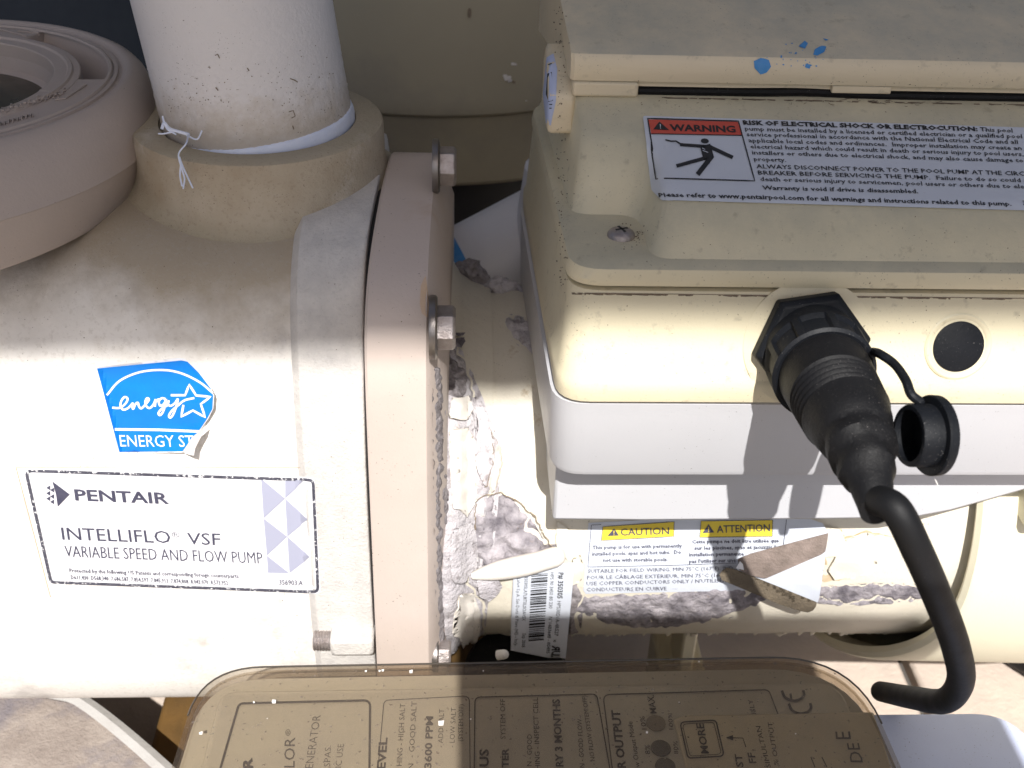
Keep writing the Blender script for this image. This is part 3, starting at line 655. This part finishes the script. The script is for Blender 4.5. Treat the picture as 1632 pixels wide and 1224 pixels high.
# rust stain beside the bolt, housing wear
rs = Print(T_pot, .12); rs.poly(rough([(670,455),(678,440),(681,470),(681,505),(672,500)], 2, 5, 4), 8); rs.build('rust_stain', mat('rust wash', (.56,.40,.26), .7, (.66,.54,.44), 90, .8), PU)
for k, P in enumerate([]):
    sheet('pale_scuff', T_pot, rough(P, 9, 8, 20+k), mat('scuffed plastic', (.50,.47,.45), .8, (.34,.30,.24), 170, 1., bump=.8), PU, lift=.08, cell=10)
# blue paint on the flip cover
bpnt = Print(T_drive, .2)
bpnt.poly(rough([(1201,97),(1212,92),(1225,96),(1229,106),(1222,116),(1212,118),(1203,108)], 1, 4, 3), 0)
for P in ([(1272,74),(1282,66),(1288,70),(1283,78)], [(1298,80),(1306,74),(1316,75),(1314,84),(1302,90),(1297,88)], [(1284,102),(1292,103),(1290,109),(1283,107)], [(1311,62),(1324,63),(1316,66)]): bpnt.poly(rough(P, 1.4, 3, 6), 0)
for k in range(26): bpnt.ell((random.gauss(1270,22), random.gauss(94,8)), random.uniform(.5,1.8), random.uniform(.4,1.3), seg=7)
bpnt.build('blue_paint_spot', 'bluepaint', PU)
# dark seam line, grime blots and specks, lying on the drive
gr = Print(T_drive, .12)
gr.stroke([(900,466.5),(1632,475.5)], 1.1)  # thin dark line drawn along the lid seam
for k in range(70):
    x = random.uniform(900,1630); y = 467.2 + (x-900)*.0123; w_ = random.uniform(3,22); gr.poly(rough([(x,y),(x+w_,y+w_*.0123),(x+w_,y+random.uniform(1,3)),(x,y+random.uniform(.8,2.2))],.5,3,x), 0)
for k in range(150):
    x = random.uniform(890,1625); y = random.choice([random.gauss(165,8), random.gauss(134,3), random.gauss(390,22), random.gauss(500,18), random.gauss(440,12)])
    gr.ell((x,y), random.uniform(.4,1.5), random.uniform(.3,.9), random.random()*3, 6)
for k in range(60): gr.ell((random.gauss(1010,12), random.gauss(378,10)), random.uniform(.5,1.8), random.uniform(.4,1.2), random.random()*3, 6)
for k in range(120):
    y = random.uniform(5,455); x = 893 + (y/455)*4 + random.gauss(0,6); gr.ell((x,y), random.uniform(.4,1.4), random.uniform(.4,1.8), random.random()*3, 6)
for k in range(60):
    x = random.uniform(1030,1630); y = 155+(x-1030)*.02; w_ = random.uniform(4,20); gr.poly(rough([(x,y),(x+w_,y+.4),(x+w_,y+random.uniform(1,2.4)),(x,y+random.uniform(.6,1.8))],.6,3,x), 0)
for k in range(24):
    x = random.gauss(1400,40); y = random.gauss(162,3); gr.stroke(rough([(x,y),(x+random.uniform(5,16),y+random.uniform(-3,3))],1.5,2,k,True), .8)
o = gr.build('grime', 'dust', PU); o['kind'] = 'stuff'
gp = Print(T_pot, .12)
for k in range(170):
    x = random.uniform(10,690); y = random.uniform(300,1050)
    if 590 < x: x = random.uniform(590,680)
    gp.ell((x,y), random.uniform(.3,1.2), random.uniform(.3,.9), random.random()*3, 6)
o = gp.build('grime', 'dust', PU); o['kind'] = 'stuff'
fx = Print(bvh([c for c in pp.children]), .2)
for k in range(160): fx.ell((random.uniform(262,545), random.gauss(150,30)), random.uniform(.3,1.4), random.uniform(.3,.9), random.random()*3, 6)
for P in ([(343,88),(347,86),(350,92)],[(462,125),(470,128),(474,131)],[(460,178),(467,176),(470,185),(464,188)],[(394,108),(397,113)],[(344,139),(348,144)],[(466,200),(468,206)]): fx.stroke(P, 1.6)
fx.build('dirt_specks', 'dust', pp)['kind'] = 'stuff'

# ================================================================== STICKERS
# --- nameplate
z4 = zm(0, 540, 2.914)
corners = [z4(108,598), z4(1462,642), z4(1490,1184), z4(228,1136)]
lab = sheet('nameplate', T_pot, rpoly(corners, 8, 4), 'white', PU, lift=.12, cell=8, label='white nameplate sticker with dark worn border')
b_ = Print(T_pot, .5); b_.stroke(rpoly([z4(121,608), z4(1455,652), z4(1478,1172), z4(238,1126)], 8, 4), 4.6, close=True, cell=8); b_.build('border', 'wornink', lab)
tx = Print(T_pot, .5)
tx.text('PENTAIR', z4(352,745), z4(788,762), (-2.5,-17.5), .022)
for P in ([(245,658),(325,718),(270,775),(262,718)], ): tx.poly([z4(*p) for p in P], 0)
for i, (cx, cy) in enumerate([(228,690),(228,715),(228,740),(246,700),(246,730),(246,755)]): tx.poly([z4(cx-12,cy-2), z4(cx+6,cy-13), z4(cx+6,cy+9)], 0)
tx.build('lettering', 'navy', lab)
t2 = Print(T_pot, .5)
t2.text('INTELLIFLO', z4(292,928), z4(795,945), (-2.8,-20), .0)
t2.text('®', z4(800,918), z4(836,919), (-1,-9), -.008)
t2.text('VSF', z4(872,950), z4(1026,954), (-1.2,-19), .0)
t2.text('VARIABLE SPEED AND FLOW PUMP', z4(305,1008), z4(1222,1040), (-2,-18.5), -.006)
t2.text('Protected by the following US Patents and corresponding foreign counterparts:', z4(325,1080), z4(1115,1107), (-1,-6.6), .012, res=1)
t2.text('D611,430, D568,340, 7,686,587, 7,854,597, 7,845,913, 7,874,808, 8,043,070, 8,573,952', z4(332,1112), z4(1062,1139), (-1,-6.8), .012, res=1)
t2.text('356903.A', z4(1297,1137), z4(1407,1141), (0,-8), .01)
t2.build('lettering', 'navy', lab)
tg = Print(T_pot, .42)
for P in ([(1213,645),(1325,738),(1225,830)], [(1225,830),(1335,915),(1240,1003)], [(1240,1003),(1345,1085),(1245,1083)], [(1325,650),(1415,655),(1325,738)], [(1325,738),(1432,835),(1335,915)], [(1335,915),(1442,1010),(1345,1085)]): tg.poly([z4(*p) for p in P], 8)
tg.build('triangle_pattern', 'palegrey', lab)
sl_ = Print(T_pot, .1); sl_.stroke([z4(75,596), z4(700,594), z4(1425,598)], 1.1); sl_.stroke([z4(75,598), z4(235,1200)], 1.6); sl_.build('recess_line', mat('recess line', (.45,.36,.25), .8), PU)
# --- blue energy sticker
z6 = zm(120, 560, 6.8)
EP = [z6(*p) for p in [(180,175),(500,190),(700,180),(900,130),(1120,70),(1190,80),(1240,130),(1270,205),(1330,220),(1400,310),(1470,390),(1505,480),(1495,620),(1440,730),(1370,830),(1320,900),(1250,1000),(1160,1095),(1000,1085),(850,1070),(700,1065),(560,1090),(475,1105),(440,960),(400,800),(385,660),(345,640),(300,500),(260,350)]]
def elift(x, y):  # how far the sticker has come away
    X, Y = (x-120)*6.8, (y-560)*6.8
    l = .3 + max(0, (X-1150)/330)**1.6*3.0 + max(0, (Y-780)/330)**1.5*3.2*max(0,(X-700)/600)
    l += max(0, (330-Y)/250)**1.5*1.6*max(0, 1-abs(X-450)/600)
    l += max(0, 1-abs(X-(230+(Y-175)*.25))/60)*1.4
    return l
es = sheet('energy_sticker', T_pot, EP, 'white', PU, lift=elift, cell=5, along=True, label='torn blue sticker with a star, its right edge peeling away')
BP = [z6(*p) for p in [(235,185),(330,182),(500,200),(700,200),(900,160),(1060,108),(1150,98),(1215,112),(1240,165),(1275,215),(1335,228),(1400,325),(1465,400),(1492,480),(1485,620),(1430,725),(1360,830),(1300,905),(1215,1010),(1160,1083),(1000,1075),(850,1060),(700,1055),(560,1080),(478,1090),(440,930),(415,800),(395,640),(345,480),(280,320)]]
bf = Print(T_pot, liftfn=lambda x, y: elift(x, y)+.35); bf.poly(BP, 5); bf.build('blue_field', 'blue', es)
ew = Print(T_pot, liftfn=lambda x, y: elift(x, y)+.6)
def zs(P): return [z6(*p) for p in P]
def sm2(P, n=6): return [(v.x, v.y) for v in smooth_path([(x, y, 0) for x, y in P], n)]
ew.stroke(sm2(zs([(342,475),(480,320),(700,225),(950,202),(1150,238),(1350,335),(1492,452)])), 3.4, cell=6)
ew.stroke(zs([(428,845),(900,850),(1348,868)]), 4, cell=6)
ew.stroke(zs([(1035,475),(1190,475),(1235,360),(1310,478),(1468,492),(1360,570),(1408,715),(1275,640),(1148,708),(1172,580)]), 3.6, cell=6)
ew.stroke(sm2(zs([(400,610),(480,612),(540,570),(568,515),(535,495),(500,535),(490,590),(520,632),(575,612),(622,562),(618,590),(627,625),(650,575),(678,556),(690,595),(715,618),(760,575),(798,525),(778,508),(758,550),(775,600),(812,612),(850,570),(872,520),(862,600),(872,550),(900,520),(912,535)])), 3.3, cell=3)
ew.stroke(sm2(zs([(978,515),(935,508),(905,545),(922,590),(960,570),(985,520),(970,600),(945,665),(915,692),(902,665),(940,620),(1000,580),(1012,530),(1006,572),(1035,590),(1080,560),(1112,515),(1095,595),(1062,680),(1032,718),(1015,695),(1050,640),(1120,580),(1185,530),(1290,505)])), 3.3, cell=3)
ew.text('ENERGY ST', z6(490,1030), z6(1290,1035), (-2.2,-18.5), .0)
ew.build('lettering', 'white', es)
# curled-over lower right corner
cv = Print(T_pot, liftfn=lambda x, y: elift(x, y)+1.6+.05*(x-290)); cv.poly([z6(*p) for p in [(1415,790),(1340,870),(1265,930),(1215,1010),(1160,1090),(1230,1120),(1285,1130),(1300,1050),(1345,960),(1385,890)]], 5)
cv.build('curled_corner', 'stickback', es)

# --- warning label
z7 = zm(1000, 170, 2.582)
wlab = sheet('warning_label', T_drive, [z7(*p) for p in rpoly([(62,42),(2100,104),(2150,445),(148,388),(104,345)], [10,4,4,8,30], 4)], 'sticker', PU, lift=.4, cell=5, label='white warning sticker with red heading and falling figure')
wi = Print(T_drive, .6)
wi.stroke([z7(*p) for p in [(82,55),(455,66),(522,312),(124,300)]], 2.0, close=True); wi.stroke([z7(97,118), z7(472,125)], 1.4)
wi.text('WARNING', z7(175,105), z7(445,112), (-1.6,-10), .035)
wi.poly([z7(105,100), z7(170,103), z7(130,68)], 0)
def th(P, wd): wi.stroke([z7(*p) for p in P], wd/2.582)
wi.ell(z7(317,148), 6.4, 4.0, .1)
th([(215,163),(345,172)], 13); th([(318,165),(334,222)], 44); th([(338,172),(432,216)], 15); th([(330,215),(200,251)], 15); th([(345,212),(287,286)], 20)
th([(155,143),(178,149),(198,148),(217,160)], 6)
L_ = [('RISK OF ELECTRICAL SHOCK OR ELECTROCUTION:', 475,80,1440,107,.03), ('This pool',1450,108,1583,113,0),
 ('pump must be installed by a licensed or certified electrician or a qualified pool',483,105,1622,137,0),
 ('service professional in accordance with the National Electrical Code and all',490,128,1605,160,0),
 ('applicable local codes and ordinances.  Improper installation may create an',497,153,1620,185,0),
 ('electrical hazard which could result in death or serious injury to pool users,',505,178,1628,210,0),
 ('installers or others due to electrical shock, and may also cause damage to',512,203,1628,236,0),
 ('property.',520,230,652,234,0), ('ALWAYS DISCONNECT POWER TO THE POOL PUMP AT THE CIRCUIT',530,260,1690,292,0),
 ('BREAKER BEFORE SERVICING THE PUMP.  Failure to do so could result',537,286,1720,320,0),
 ('death or serious injury to servicemen, pool users or others due to electric',545,312,1700,345,0),
 ('Warranty is void if drive is disassembled.',555,348,1195,363,.008),
 ('Please refer to www.pentairpool.com for all warnings and instructions related to this pump.',137,375,1578,413,.012), ('3',1625,410,1636,410,0)]
for s_, a, b, c, d, wt in L_: wi.text(s_, z7(a,b), z7(c,d), (-1.3,-6.6), wt+.012, res=1)
wi.build('lettering', 'ink', wlab)
wr = Print(T_drive, .5); wr.poly([z7(85,58), z7(453,68), z7(470,124), z7(97,117)], 20); wr.build('red_heading', 'red', wlab)
ww = Print(T_drive, .68); ww.text('!', z7(133,97), z7(137,97), (-.6,-7), .02); 
for P in ([(306,178),(318,184),(308,188),(330,196)], ): ww.stroke([z7(*p) for p in P], 1.2)
ww.build('white_marks', 'sticker', wlab)
# --- rating sticker on the side tab
T_side = bvh([sb, raised, flip])
rl = sheet('rating_sticker', T_side, [(872,92),(882,86),(888,110),(886,160),(878,200),(871,196),(866,150)], mat('blue tinted sticker', (.42,.48,.68), .5), PU, lift=.2, cell=10, label='narrow bluish sticker on the side of the drive')
ri = Print(T_side, .4); ri.poly([(874,118),(880,116),(882,160),(876,162),(872,150)], 0); ri.stroke([(876,166),(881,166)],1.5); ri.stroke([(876,172),(880,172)],1.5); ri.stroke([(875,104),(880,102)],1.5); ri.build('dark_print', 'ink', rl)

# --- caution label on the motor
z3 = zm(880, 800, 3.548)
def clift(x, y):
    return .35 + max(0, (x-1215)/100)**1.6*5.0
cl = sheet('caution_label', T_motor, [z3(*p) for p in [(205,118),(600,98),(1000,96),(1460,96),(1530,120),(1562,180),(1550,235),(1420,300),(1250,420),(1120,500),(900,502),(400,516),(190,520),(176,500),(190,300)]], 'sticker', PU, lift=clift, cell=10, along=True, label='white caution sticker on the motor, its right end peeled and folded over')
cf = lambda e: (lambda x, y: clift(x, y)+e)
cy = Print(T_motor, liftfn=cf(.2)); cy.poly([z3(*p) for p in [(287,140),(690,112),(688,195),(278,218)]], 14); cy.poly([z3(*p) for p in [(842,108),(1247,102),(1245,195),(835,200)]], 14); cy.build('yellow_heading', 'yellow', cl)
ci = Print(T_motor, liftfn=cf(.4))
for P in ([(287,140),(690,112),(688,195),(278,218)], [(842,108),(1247,102),(1245,195),(835,200)]): ci.stroke([z3(*p) for p in P], .9, close=True)
ci.stroke([z3(*p) for p in [(222,130),(278,128)]], .8); ci.stroke([z3(*p) for p in [(222,130),(202,368),(700,358),(1040,345)]], .9); ci.stroke([z3(1325,100), z3(1308,245)], .9)
ci.text('CAUTION', z3(388,190), z3(662,182), (-.3,-11), .012); ci.text('ATTENTION', z3(932,174), z3(1232,166), (-.3,-11.5), .012)
ci.poly([z3(312,193), z3(378,190), z3(350,150)], 0); ci.poly([z3(850,176), z3(917,173), z3(885,125)], 0)
for s_, a, b, c, d, wt in [('This pump is for use with permanently',228,268,735,257,.02),('installed pools, spas and hot tubs.  Do',225,304,730,293,.02),('not use with storable pools.',288,339,655,335,.02),
  ('Cette pompe ne doit être utilisée que',792,235,1283,228,.02),('sur les piscines, spas et jacuzzis à',805,271,1270,264,.02),('installation permanente',775,308,1085,303,.02),('pas l\'utiliser sur une',775,346,1040,339,.02),
  ('SUITABLE FOR FIELD WIRING, MIN 75°C (167°F). IND',202,402,1025,384,0),('POUR LE CÂBLAGE EXTÉRIEUR, MIN 75°C (167',198,438,965,424,0),("USE COPPER CONDUCTORS ONLY / N'UTILISER",195,472,985,454,0),('CONDUCTEURS EN CUIRVE',195,506,648,500,0)]:
    ci.text(s_, z3(a,b), z3(c,d), (-.2,-5.8), wt, res=1)
ci.build('lettering', 'navy', cl)
cw = Print(T_motor, liftfn=cf(.55)); cw.text('!', z3(347,188), z3(352,188), (0,-7.5), .02); cw.build('exclamation_mark', 'yellow', cl); cw = Print(T_motor, liftfn=cf(.55)); cw.text('!', z3(882,171), z3(887,171), (0,-8.5), .02); cw.build('exclamation_mark', 'yellow', cl)
# folded flap
fw = Print(T_motor, liftfn=lambda x, y: 6.5 + .055*(x-1180) + .02*(y-900)); fw.poly(rough([z3(*p) for p in [(1040,375),(1070,345),(1330,330),(1545,215),(1562,185),(1550,240),(1535,300),(1520,420),(1515,520),(1508,560),(1485,590),(1450,602),(1400,600),(1320,580),(1250,545),(1120,460)]], .8, 5, 5), 5); fw.build('folded_flap', 'sticker', cl)
fbk = Print(T_motor, liftfn=lambda x, y: 7.3 + .06*(x-1180) + .02*(y-900) + 1.0*sin((x-1170)/28)); fbk.poly(rough([z3(*p) for p in [(1050,325),(1120,290),(1250,275),(1400,235),(1520,195),(1562,175),(1545,285),(1520,300),(1400,310),(1290,370),(1210,432),(1120,415),(1060,385)]], 1, 6, 3), 6); o = fbk.build('flap_back', 'brownback', cl)
fe = Print(T_motor, liftfn=lambda x, y: 7.0 + .055*(x-1180) + .02*(y-900)); fe.poly(rough([z3(*p) for p in [(945,410),(960,388),(985,375),(1040,385),(1085,415),(1130,450),(1210,500),(1290,540),(1345,568),(1400,583),(1455,582),(1500,568),(1492,590),(1475,612),(1445,625),(1400,618),(1350,600),(1240,555),(1100,490),(960,440)]], 1.1, 4, 6), 5); fe.build('flap_edge', 'darkedge', cl)
ff = Print(T_motor, liftfn=lambda x, y: 9.2+ .055*(x-1180)); ff.poly([z3(*p) for p in [(1040,375),(1062,335),(1078,350),(1085,385)]], 0); ff.build('torn_tip', 'white', cl)
for c_ in (fe,): pass
# --- serial label
z5 = zm(800, 880, 6.8)
SP = [(363+71.4*cos(radians(a)), -272+71.4*sin(radians(a))) for a in range(150, 199, 4)]
SP = SP[:-1] + [(294,-294),(295.5,-305),(298,-325),(300,-350)]
T_ser = BVHTree.FromPolygons([M((x,y,z)) for y, z in SP for x in (-40, 90)], [(2*i,2*i+1,2*i+3,2*i+2) for i in range(len(SP)-1)])
sg = sheet('serial_label', T_ser, [z5(*p) for p in [(125,215),(560,130),(782,110),(760,420),(720,800),(692,1145),(500,1140),(300,1090),(95,1060),(100,700)]], 'sticker', PU, lift=.1, cell=8, thick=.12, label='white barcode sticker with rotated print')
si = Print(T_ser, .42)
y = 222.
bars = [5,3,4,14,3,10,3,4,9,16,5,4,14,6,4,12,22,5,8,20,7,4,20,30,9,12,16,24,8,14,20,10,6,12]
k = 0
random.seed(3)
while y < 935:
    hgt = random.choice([4,6,9,14,5,12,20]); gap = random.choice([7,9,13,16])
    xl = 318 - (y-222)*.045; xr = 497 - (y-222)*.062
    si.poly([z5(xl,y+14), z5((xl+xr)/2,y+5), z5(xr,y), z5(xr,y+hgt), z5((xl+xr)/2,y+5+hgt), z5(xl,y+14+hgt)], 0); y += hgt+gap
si.text('P# 350305', z5(612,212), z5(600,492), (8,.3), .02); si.text('HPS30D1A-4R527', z5(600,520), z5(568,895), (6,.3), .0)
si.text('HPS 90 3450 80 230', z5(525,212), z5(508,598), (5.6,.2)); si.text('N°14B3640 - 00495', z5(508,690), z5(480,1085), (5.6,.3))
si.text('35030SLA7L8IT0L0OAVSX', z5(245,255), z5(217,735), (5.6,.2)); si.text('Sep 2018', z5(222,870), z5(212,1020), (5.6,.2))
si.text('Lafert S.p.A. San Donà di Piave (VE) - Italy', z5(165,275), z5(132,1000), (5.4,.2), res=1)
si.text('R', z5(545,1000), z5(540,1055), (12.5,.3), .03, mirror=True); si.text('U', z5(545,1060), z5(538,1110), (12.5,.3), .03); si.text('us', z5(532,1090), z5(530,1130), (5,.2), .02); si.text('c', z5(560,940), z5(558,965), (5,.2), .02)
si.build('lettering', 'ink', sg)

# ================================================================== THINGS UNDER AND BEFORE
sld = rpoly([(-420,60),(-20,60),(-28,196),(-98,272),(-148,317),(-172,322.5),(-420,322)], [1,1,20,10,16,16,1], 5)
sb_ = loft('stone_slab', [[(x,y,-418) for x,y in sld], [(x,y,-361) for x,y in sld]], 'stone', None, bevel=1.5)
sb_['label'] = 'rough speckled grey brown stone slab at the lower left with a pale edge'; sb_['category'] = 'slab'
ed = tube('pale_edge', [(-420,323,-364),(-200,323.5,-364),(-172,323.4,-364),(-150,319,-364),(-98,274.5,-364),(-60,232,-364),(-28,197,-364),(-24,150,-364)], 4.2, 'stoneedge', sb_, seg=8, endcap=False)
bd = box('brown_board', -125, 30, 200, 420, -418, -385, 'board', None, bevel=2)
bd['label'] = 'dark brown board lying under the pump housing'; bd['category'] = 'board'
hs = tube('black_hose', [(250,330,-410),(275,350,-412),(330,330,-412),(420,300,-412)], 6, 'cable', None, seg=16)
h0 = at(1560,1005,Z=-412); h1 = at(1632,1050,Z=-412); hd = (h1-h0)
bpy.data.objects.remove(hs)
hs = tube('black_hose', [h0-hd*2, h0, h1, h1+hd*2], 6.5, 'cable', None, seg=16); hs['label'] = 'black hose on the tiles at the right edge'; hs['category'] = 'hose'
dd = empty('black_drain_cap', at(825,1060,d=440), 'round black rubber cap half hidden under the motor beside the small bolt', 'cap')
lathe('cap', at(822,1075,d=425), (0,-.2,1), [(-10,19),(2,19.5),(5,18),(6,14)], 'rubber', dd, seg=48)
tube('white_stub', [at(793,1044,d=405), at(803,1043,d=404)], 1.8, 'fleck', dd, seg=10)

# --- salt chlorinator: housing, printed panel, smoked cover
ZC = -268.
CH = empty('chlorine_generator', (25, 180, -420), 'salt chlorinator with printed beige panel under a smoked see-through cover', 'chlorinator')
o_base = rpoly([(-87,60),(136,60),(128,252),(-77,249)], [4,4,28,20], 8)
loft('housing', [[(x,y,-400) for x,y in o_base], [(x,y,-273.5) for x,y in o_base], [((x-25)*.995+25,(y-150)*.995+150,-272.5) for x,y in o_base]], 'panel', CH)
def off(P, g_, c=(25,150)): return [(c[0]+(x-c[0])*(1+g_/100), c[1]+(y-c[1])*(1+g_/95)) for x, y in P]
o_cov = rpoly([(-88,40),(137,40),(128.5,252.5),(-77.5,249.5)], [4,4,28,20], 10)
ptop = rpoly([(-75,60),(125,60),(122,243.5),(-71,242)], [4,4,8,6], 8)
panel = loft('printed_panel', [[(x,y,-275) for x,y in ptop], [(x,y,-270.8) for x,y in ptop], [((x-25)*.996+25,(y-150)*.996+150,-270.5) for x,y in ptop]], 'panel', CH, ang=30)
cov = loft('smoked_cover', [[(x,y,-277) for x,y in off(o_cov,1.5)], [(x,y,-270) for x,y in off(o_cov,.3)], [(x,y,-268.4) for x,y in o_cov], [(x,y,-268) for x,y in off(o_cov,-1.4)], [(x,y,-269.1) for x,y in off(o_cov,-1.8)], [(x,y,-269.6) for x,y in off(o_cov,-.9)], [(x,y,-277) for x,y in off(o_cov,.2)]], 'smoke', CH, caps=(False, False), ang=50)
loft('cover_top', [[(x,y,-268.1) for x,y in off(o_cov,-1.5)], [(x,y,-269.0) for x,y in off(o_cov,-1.5)]], 'smoke', CH)
T_pan = bvh([panel])
pk = Print(T_pan, .25)
def frm(P, r, wd): pk.stroke(rpoly(P, r, 5), wd, close=True)
frm([(381,1122),(590,1117),(588,1300),(330,1300)], 10, 3.6)
frm([(612,1117),(748,1110),(750,1300),(596,1300)], 9, 1.4); frm([(757,1112),(951,1107),(985,1300),(755,1300)], 9, 1.8)
frm([(961,1108),(1225,1100),(1300,1300),(985,1300)], 10, 1.8)
zz = zm(360, 1080, 2.72)
def vt(s_, x0, y0, x1, y1, h_, wt=0, z=zz, lean=.12):
    a = z(x0,y0); b = z(x1,y1); pk.text(s_, a, b, (-h_, -h_*.0), wt, res=2)
vt('R',118,400,112,348,15,.04); vt('LOR',298,392,300,262,17,0); vt('®',280,255,281,226,8)
vt('GENERATOR',372,430,412,165,13,-.01); vt('SPAS.',452,388,456,297,10,-.01); vt('IC USE',500,392,512,290,10,-.01)
vt('EVEL',690,400,700,262,13,.03); vt('HING - HIGH SALT',762,385,778,115,8.5); vt('N  - GOOD SALT',812,400,828,105,8.5); vt('3600 PPM',890,395,898,170,11,.03)
vt('- ADD SALT',940,305,946,138,8); vt('- LOW SALT',990,305,998,132,8); vt('(SYSTEM OFF)',1026,278,1030,118,7.5)
vt('US',1138,388,1138,312,14,.03); vt('TER',1225,392,1225,308,10.5,.03); vt('SYSTEM OFF',1212,268,1210,95,8)
vt('N - GOOD',1325,385,1326,248,7.5); vt('HING - INSPECT CELL',1362,400,1352,88,8); vt('RY 3 MONTHS',1462,388,1446,95,11.5,.03); vt('N - GOOD FLOW',1554,392,1542,180,7.5); vt('- NO FLOW (SYSTEM OFF)',1602,380,1562,80,7)
z8 = zm(940, 1080, 3.138)
vt('R OUTPUT',180,455,148,165,13,.03,z8); vt('w Output Mode',250,450,212,222,8,0,z8); vt('8%',302,385,298,338,8,0,z8); vt('10%',285,262,272,195,8,0,z8); vt('MAX.',335,182,318,88,10.5,.01,z8)
vt('100%',418,262,410,180,7,0,z8); vt('80%',442,385,438,320,7,0,z8)
vt('SIMULTANEOUSLY',905,452,812,112,7.5,0,z8); vt('% OUTPUT',945,440,912,225,7.5,0,z8)
vt('ST',768,450,758,385,11,.02,z8); vt('FF',832,430,822,378,11,.02,z8)
pk.stroke([z8(780,350), z8(765,305), z8(705,303)], 1.4); pk.poly([z8(680,303), z8(715,290), z8(717,317)], 0)
vt('E',1325,310,1318,275,25,.0,z8); vt('DE',1365,425,1345,330,20,.0,z8)
# CE mark (rotated)
for cx, cy in ((1015,95),(1050,160)):
    P = [(cx-55+ (0 if True else 0), cy-28), (cx-40,cy+5), (cx-5,cy+22), (cx+30,cy+18), (cx+55,cy-2), (cx+52,cy-30)]
    pk.stroke(sm2([z8(*p) for p in P], 5), 4.2, cell=3)
pk.stroke([z8(1008,118), z8(1003,82)], 3.6)
pk.build('lettering', 'greyink', panel)
for k, (x, y) in enumerate([(330,230),(355,355),(378,445)]):
    c_ = on(T_pan, *z8(x,y), .1)
    lathe('indicator_light', c_, (0,0,1), [(0,3.0),(.3,2.9),(.4,2.6)], mat('indicator grey', ((.20,.17,.13),(.10,.09,.075),(.10,.09,.07))[k], .5), CH, seg=32)
# inset MORE button frame with a raised inner door
dr_ = [at(*z8(x,y), Z=-269.8) for x, y in [(420,205),(470,185),(1420,168),(1560,600),(520,600)]]
o = loft('inner_door', [[(p.x,p.y,-271.2) for p in dr_], [(p.x,p.y,-269.9) for p in dr_], ], mat('clear inner door', (.50,.44,.32), .35), CH, bevel=.6)
T_d = bvh([o])
tree_b = pk.tree; pk = Print(T_d, .25)
pk.stroke(rpoly([z8(450,225), z8(630,215), z8(672,395), z8(490,405)], 7, 5), 2.2, close=True); pk.stroke(rpoly([z8(462,235), z8(620,226), z8(658,385), z8(500,395)], 6, 5), 1.0, close=True)
vt('MORE',595,382,568,232,12,.02,z8)
vt('SIMULTANEOUSLY',905,452,812,112,7.5,0,z8) if False else None
vt('ST',768,450,758,385,11,.02,z8); vt('FF',832,430,822,378,11,.02,z8); vt('SIMULTAN',905,452,852,245,7.5,0,z8); vt('% OUTPUT',945,440,912,225,7.5,0,z8)
pk.stroke([z8(780,350), z8(765,305), z8(705,303)], 1.4); pk.poly([z8(680,303), z8(715,290), z8(717,317)], 0)
vt('DE',1365,425,1345,330,20,.0,z8); vt('E',1305,310,1300,272,24,.0,z8); pk.stroke([z8(1105,400),z8(1125,450)],1.5); pk.stroke([z8(1160,400),z8(1185,450)],1.5)
pk.build('lettering', 'greyink', o)
tube('cover_edge', [(x,y,-268.2) for x,y in o_cov if y > 100], .3, mat('smoked edge', (.05,.04,.03), .3), CH, seg=6, n=1, endcap=False)
# flecks of dried paint on the cover
T_cov = bvh([c for c in CH.children if c.name.startswith('cover_top') or c.name.startswith('smoked')])
fk = Print(T_cov, .2)
for x, y, r in ((703,1153,4.5),(437,1119,3),(320,1169,3),(655,1071,3),(610,1069,2),(405,1120,1.6),(1031,1168,1.6),(750,1147,1.2),(1082,1120,1),(426,1146,1),(770,1070,1.2),(1268,1170,1),(605,1070,1.5),(583,1070,1.5),(1114,1055,1.2)):
    fk.poly(rough([(x-r,y-r*.8),(x+r,y-r),(x+r*.8,y+r),(x-r*.9,y+r*.9)], 1, 2, x), 0)
fk.build('paint_fleck', 'fleck', CH)['kind'] = 'stuff'
fk = Print(T_cov, .18)
for k in range(70): fk.ell((random.uniform(290,1400), random.uniform(1055,1222)), random.uniform(.4,1.3), random.uniform(.4,1.1), seg=6)
fk.build('dirt_specks', 'dust', CH)['kind'] = 'stuff'
# --- pale blue plastic box to the right
bo = rpoly([(100,60),(200,60),(187,249),(100,249)], [3,3,16,3], 8)
bx_ = loft('plastic_box', [[(x,y,-400) for x,y in bo], [(x,y,-293) for x,y in bo], [((x-140)*.985+140,(y-150)*.985+150,-290.5) for x,y in bo], [((x-140)*.96+140,(y-150)*.96+150,-290) for x,y in bo]], 'bluegrey', None, ang=40)
bx_['label'] = 'pale blue plastic box top at the lower right beside the smoked cover'; bx_['category'] = 'box'

# ================================================================== ADDED PHONE, OUT OF VIEW (oversized to cast the shade on the cover)
ph = empty('added_phone', -FWD*6 + RT*93 - UP*22, 'oversized black phone added out of view to shade the cover', 'phone')
def pr_(a0, a1, b0, b1, r, dep): return [-FWD*dep + RT*x + UP*y for x, y in rpoly([(a0,b0),(a1,b0),(a1,b1),(a0,b1)], r, 6)]
loft('body', [pr_(3, 180, -62, 18, 9, 3), pr_(2, 181, -63, 19, 10, 4.5), pr_(2, 181, -63, 19, 10, 10), pr_(3, 180, -62, 18, 9, 11.5)], 'blackpl', ph)
loft('screen', [pr_(6, 176, -58, 14, 6, 11.5), pr_(6, 176, -58, 14, 6, 11.8)], 'ink', ph)
bpy.context.view_layer.update()
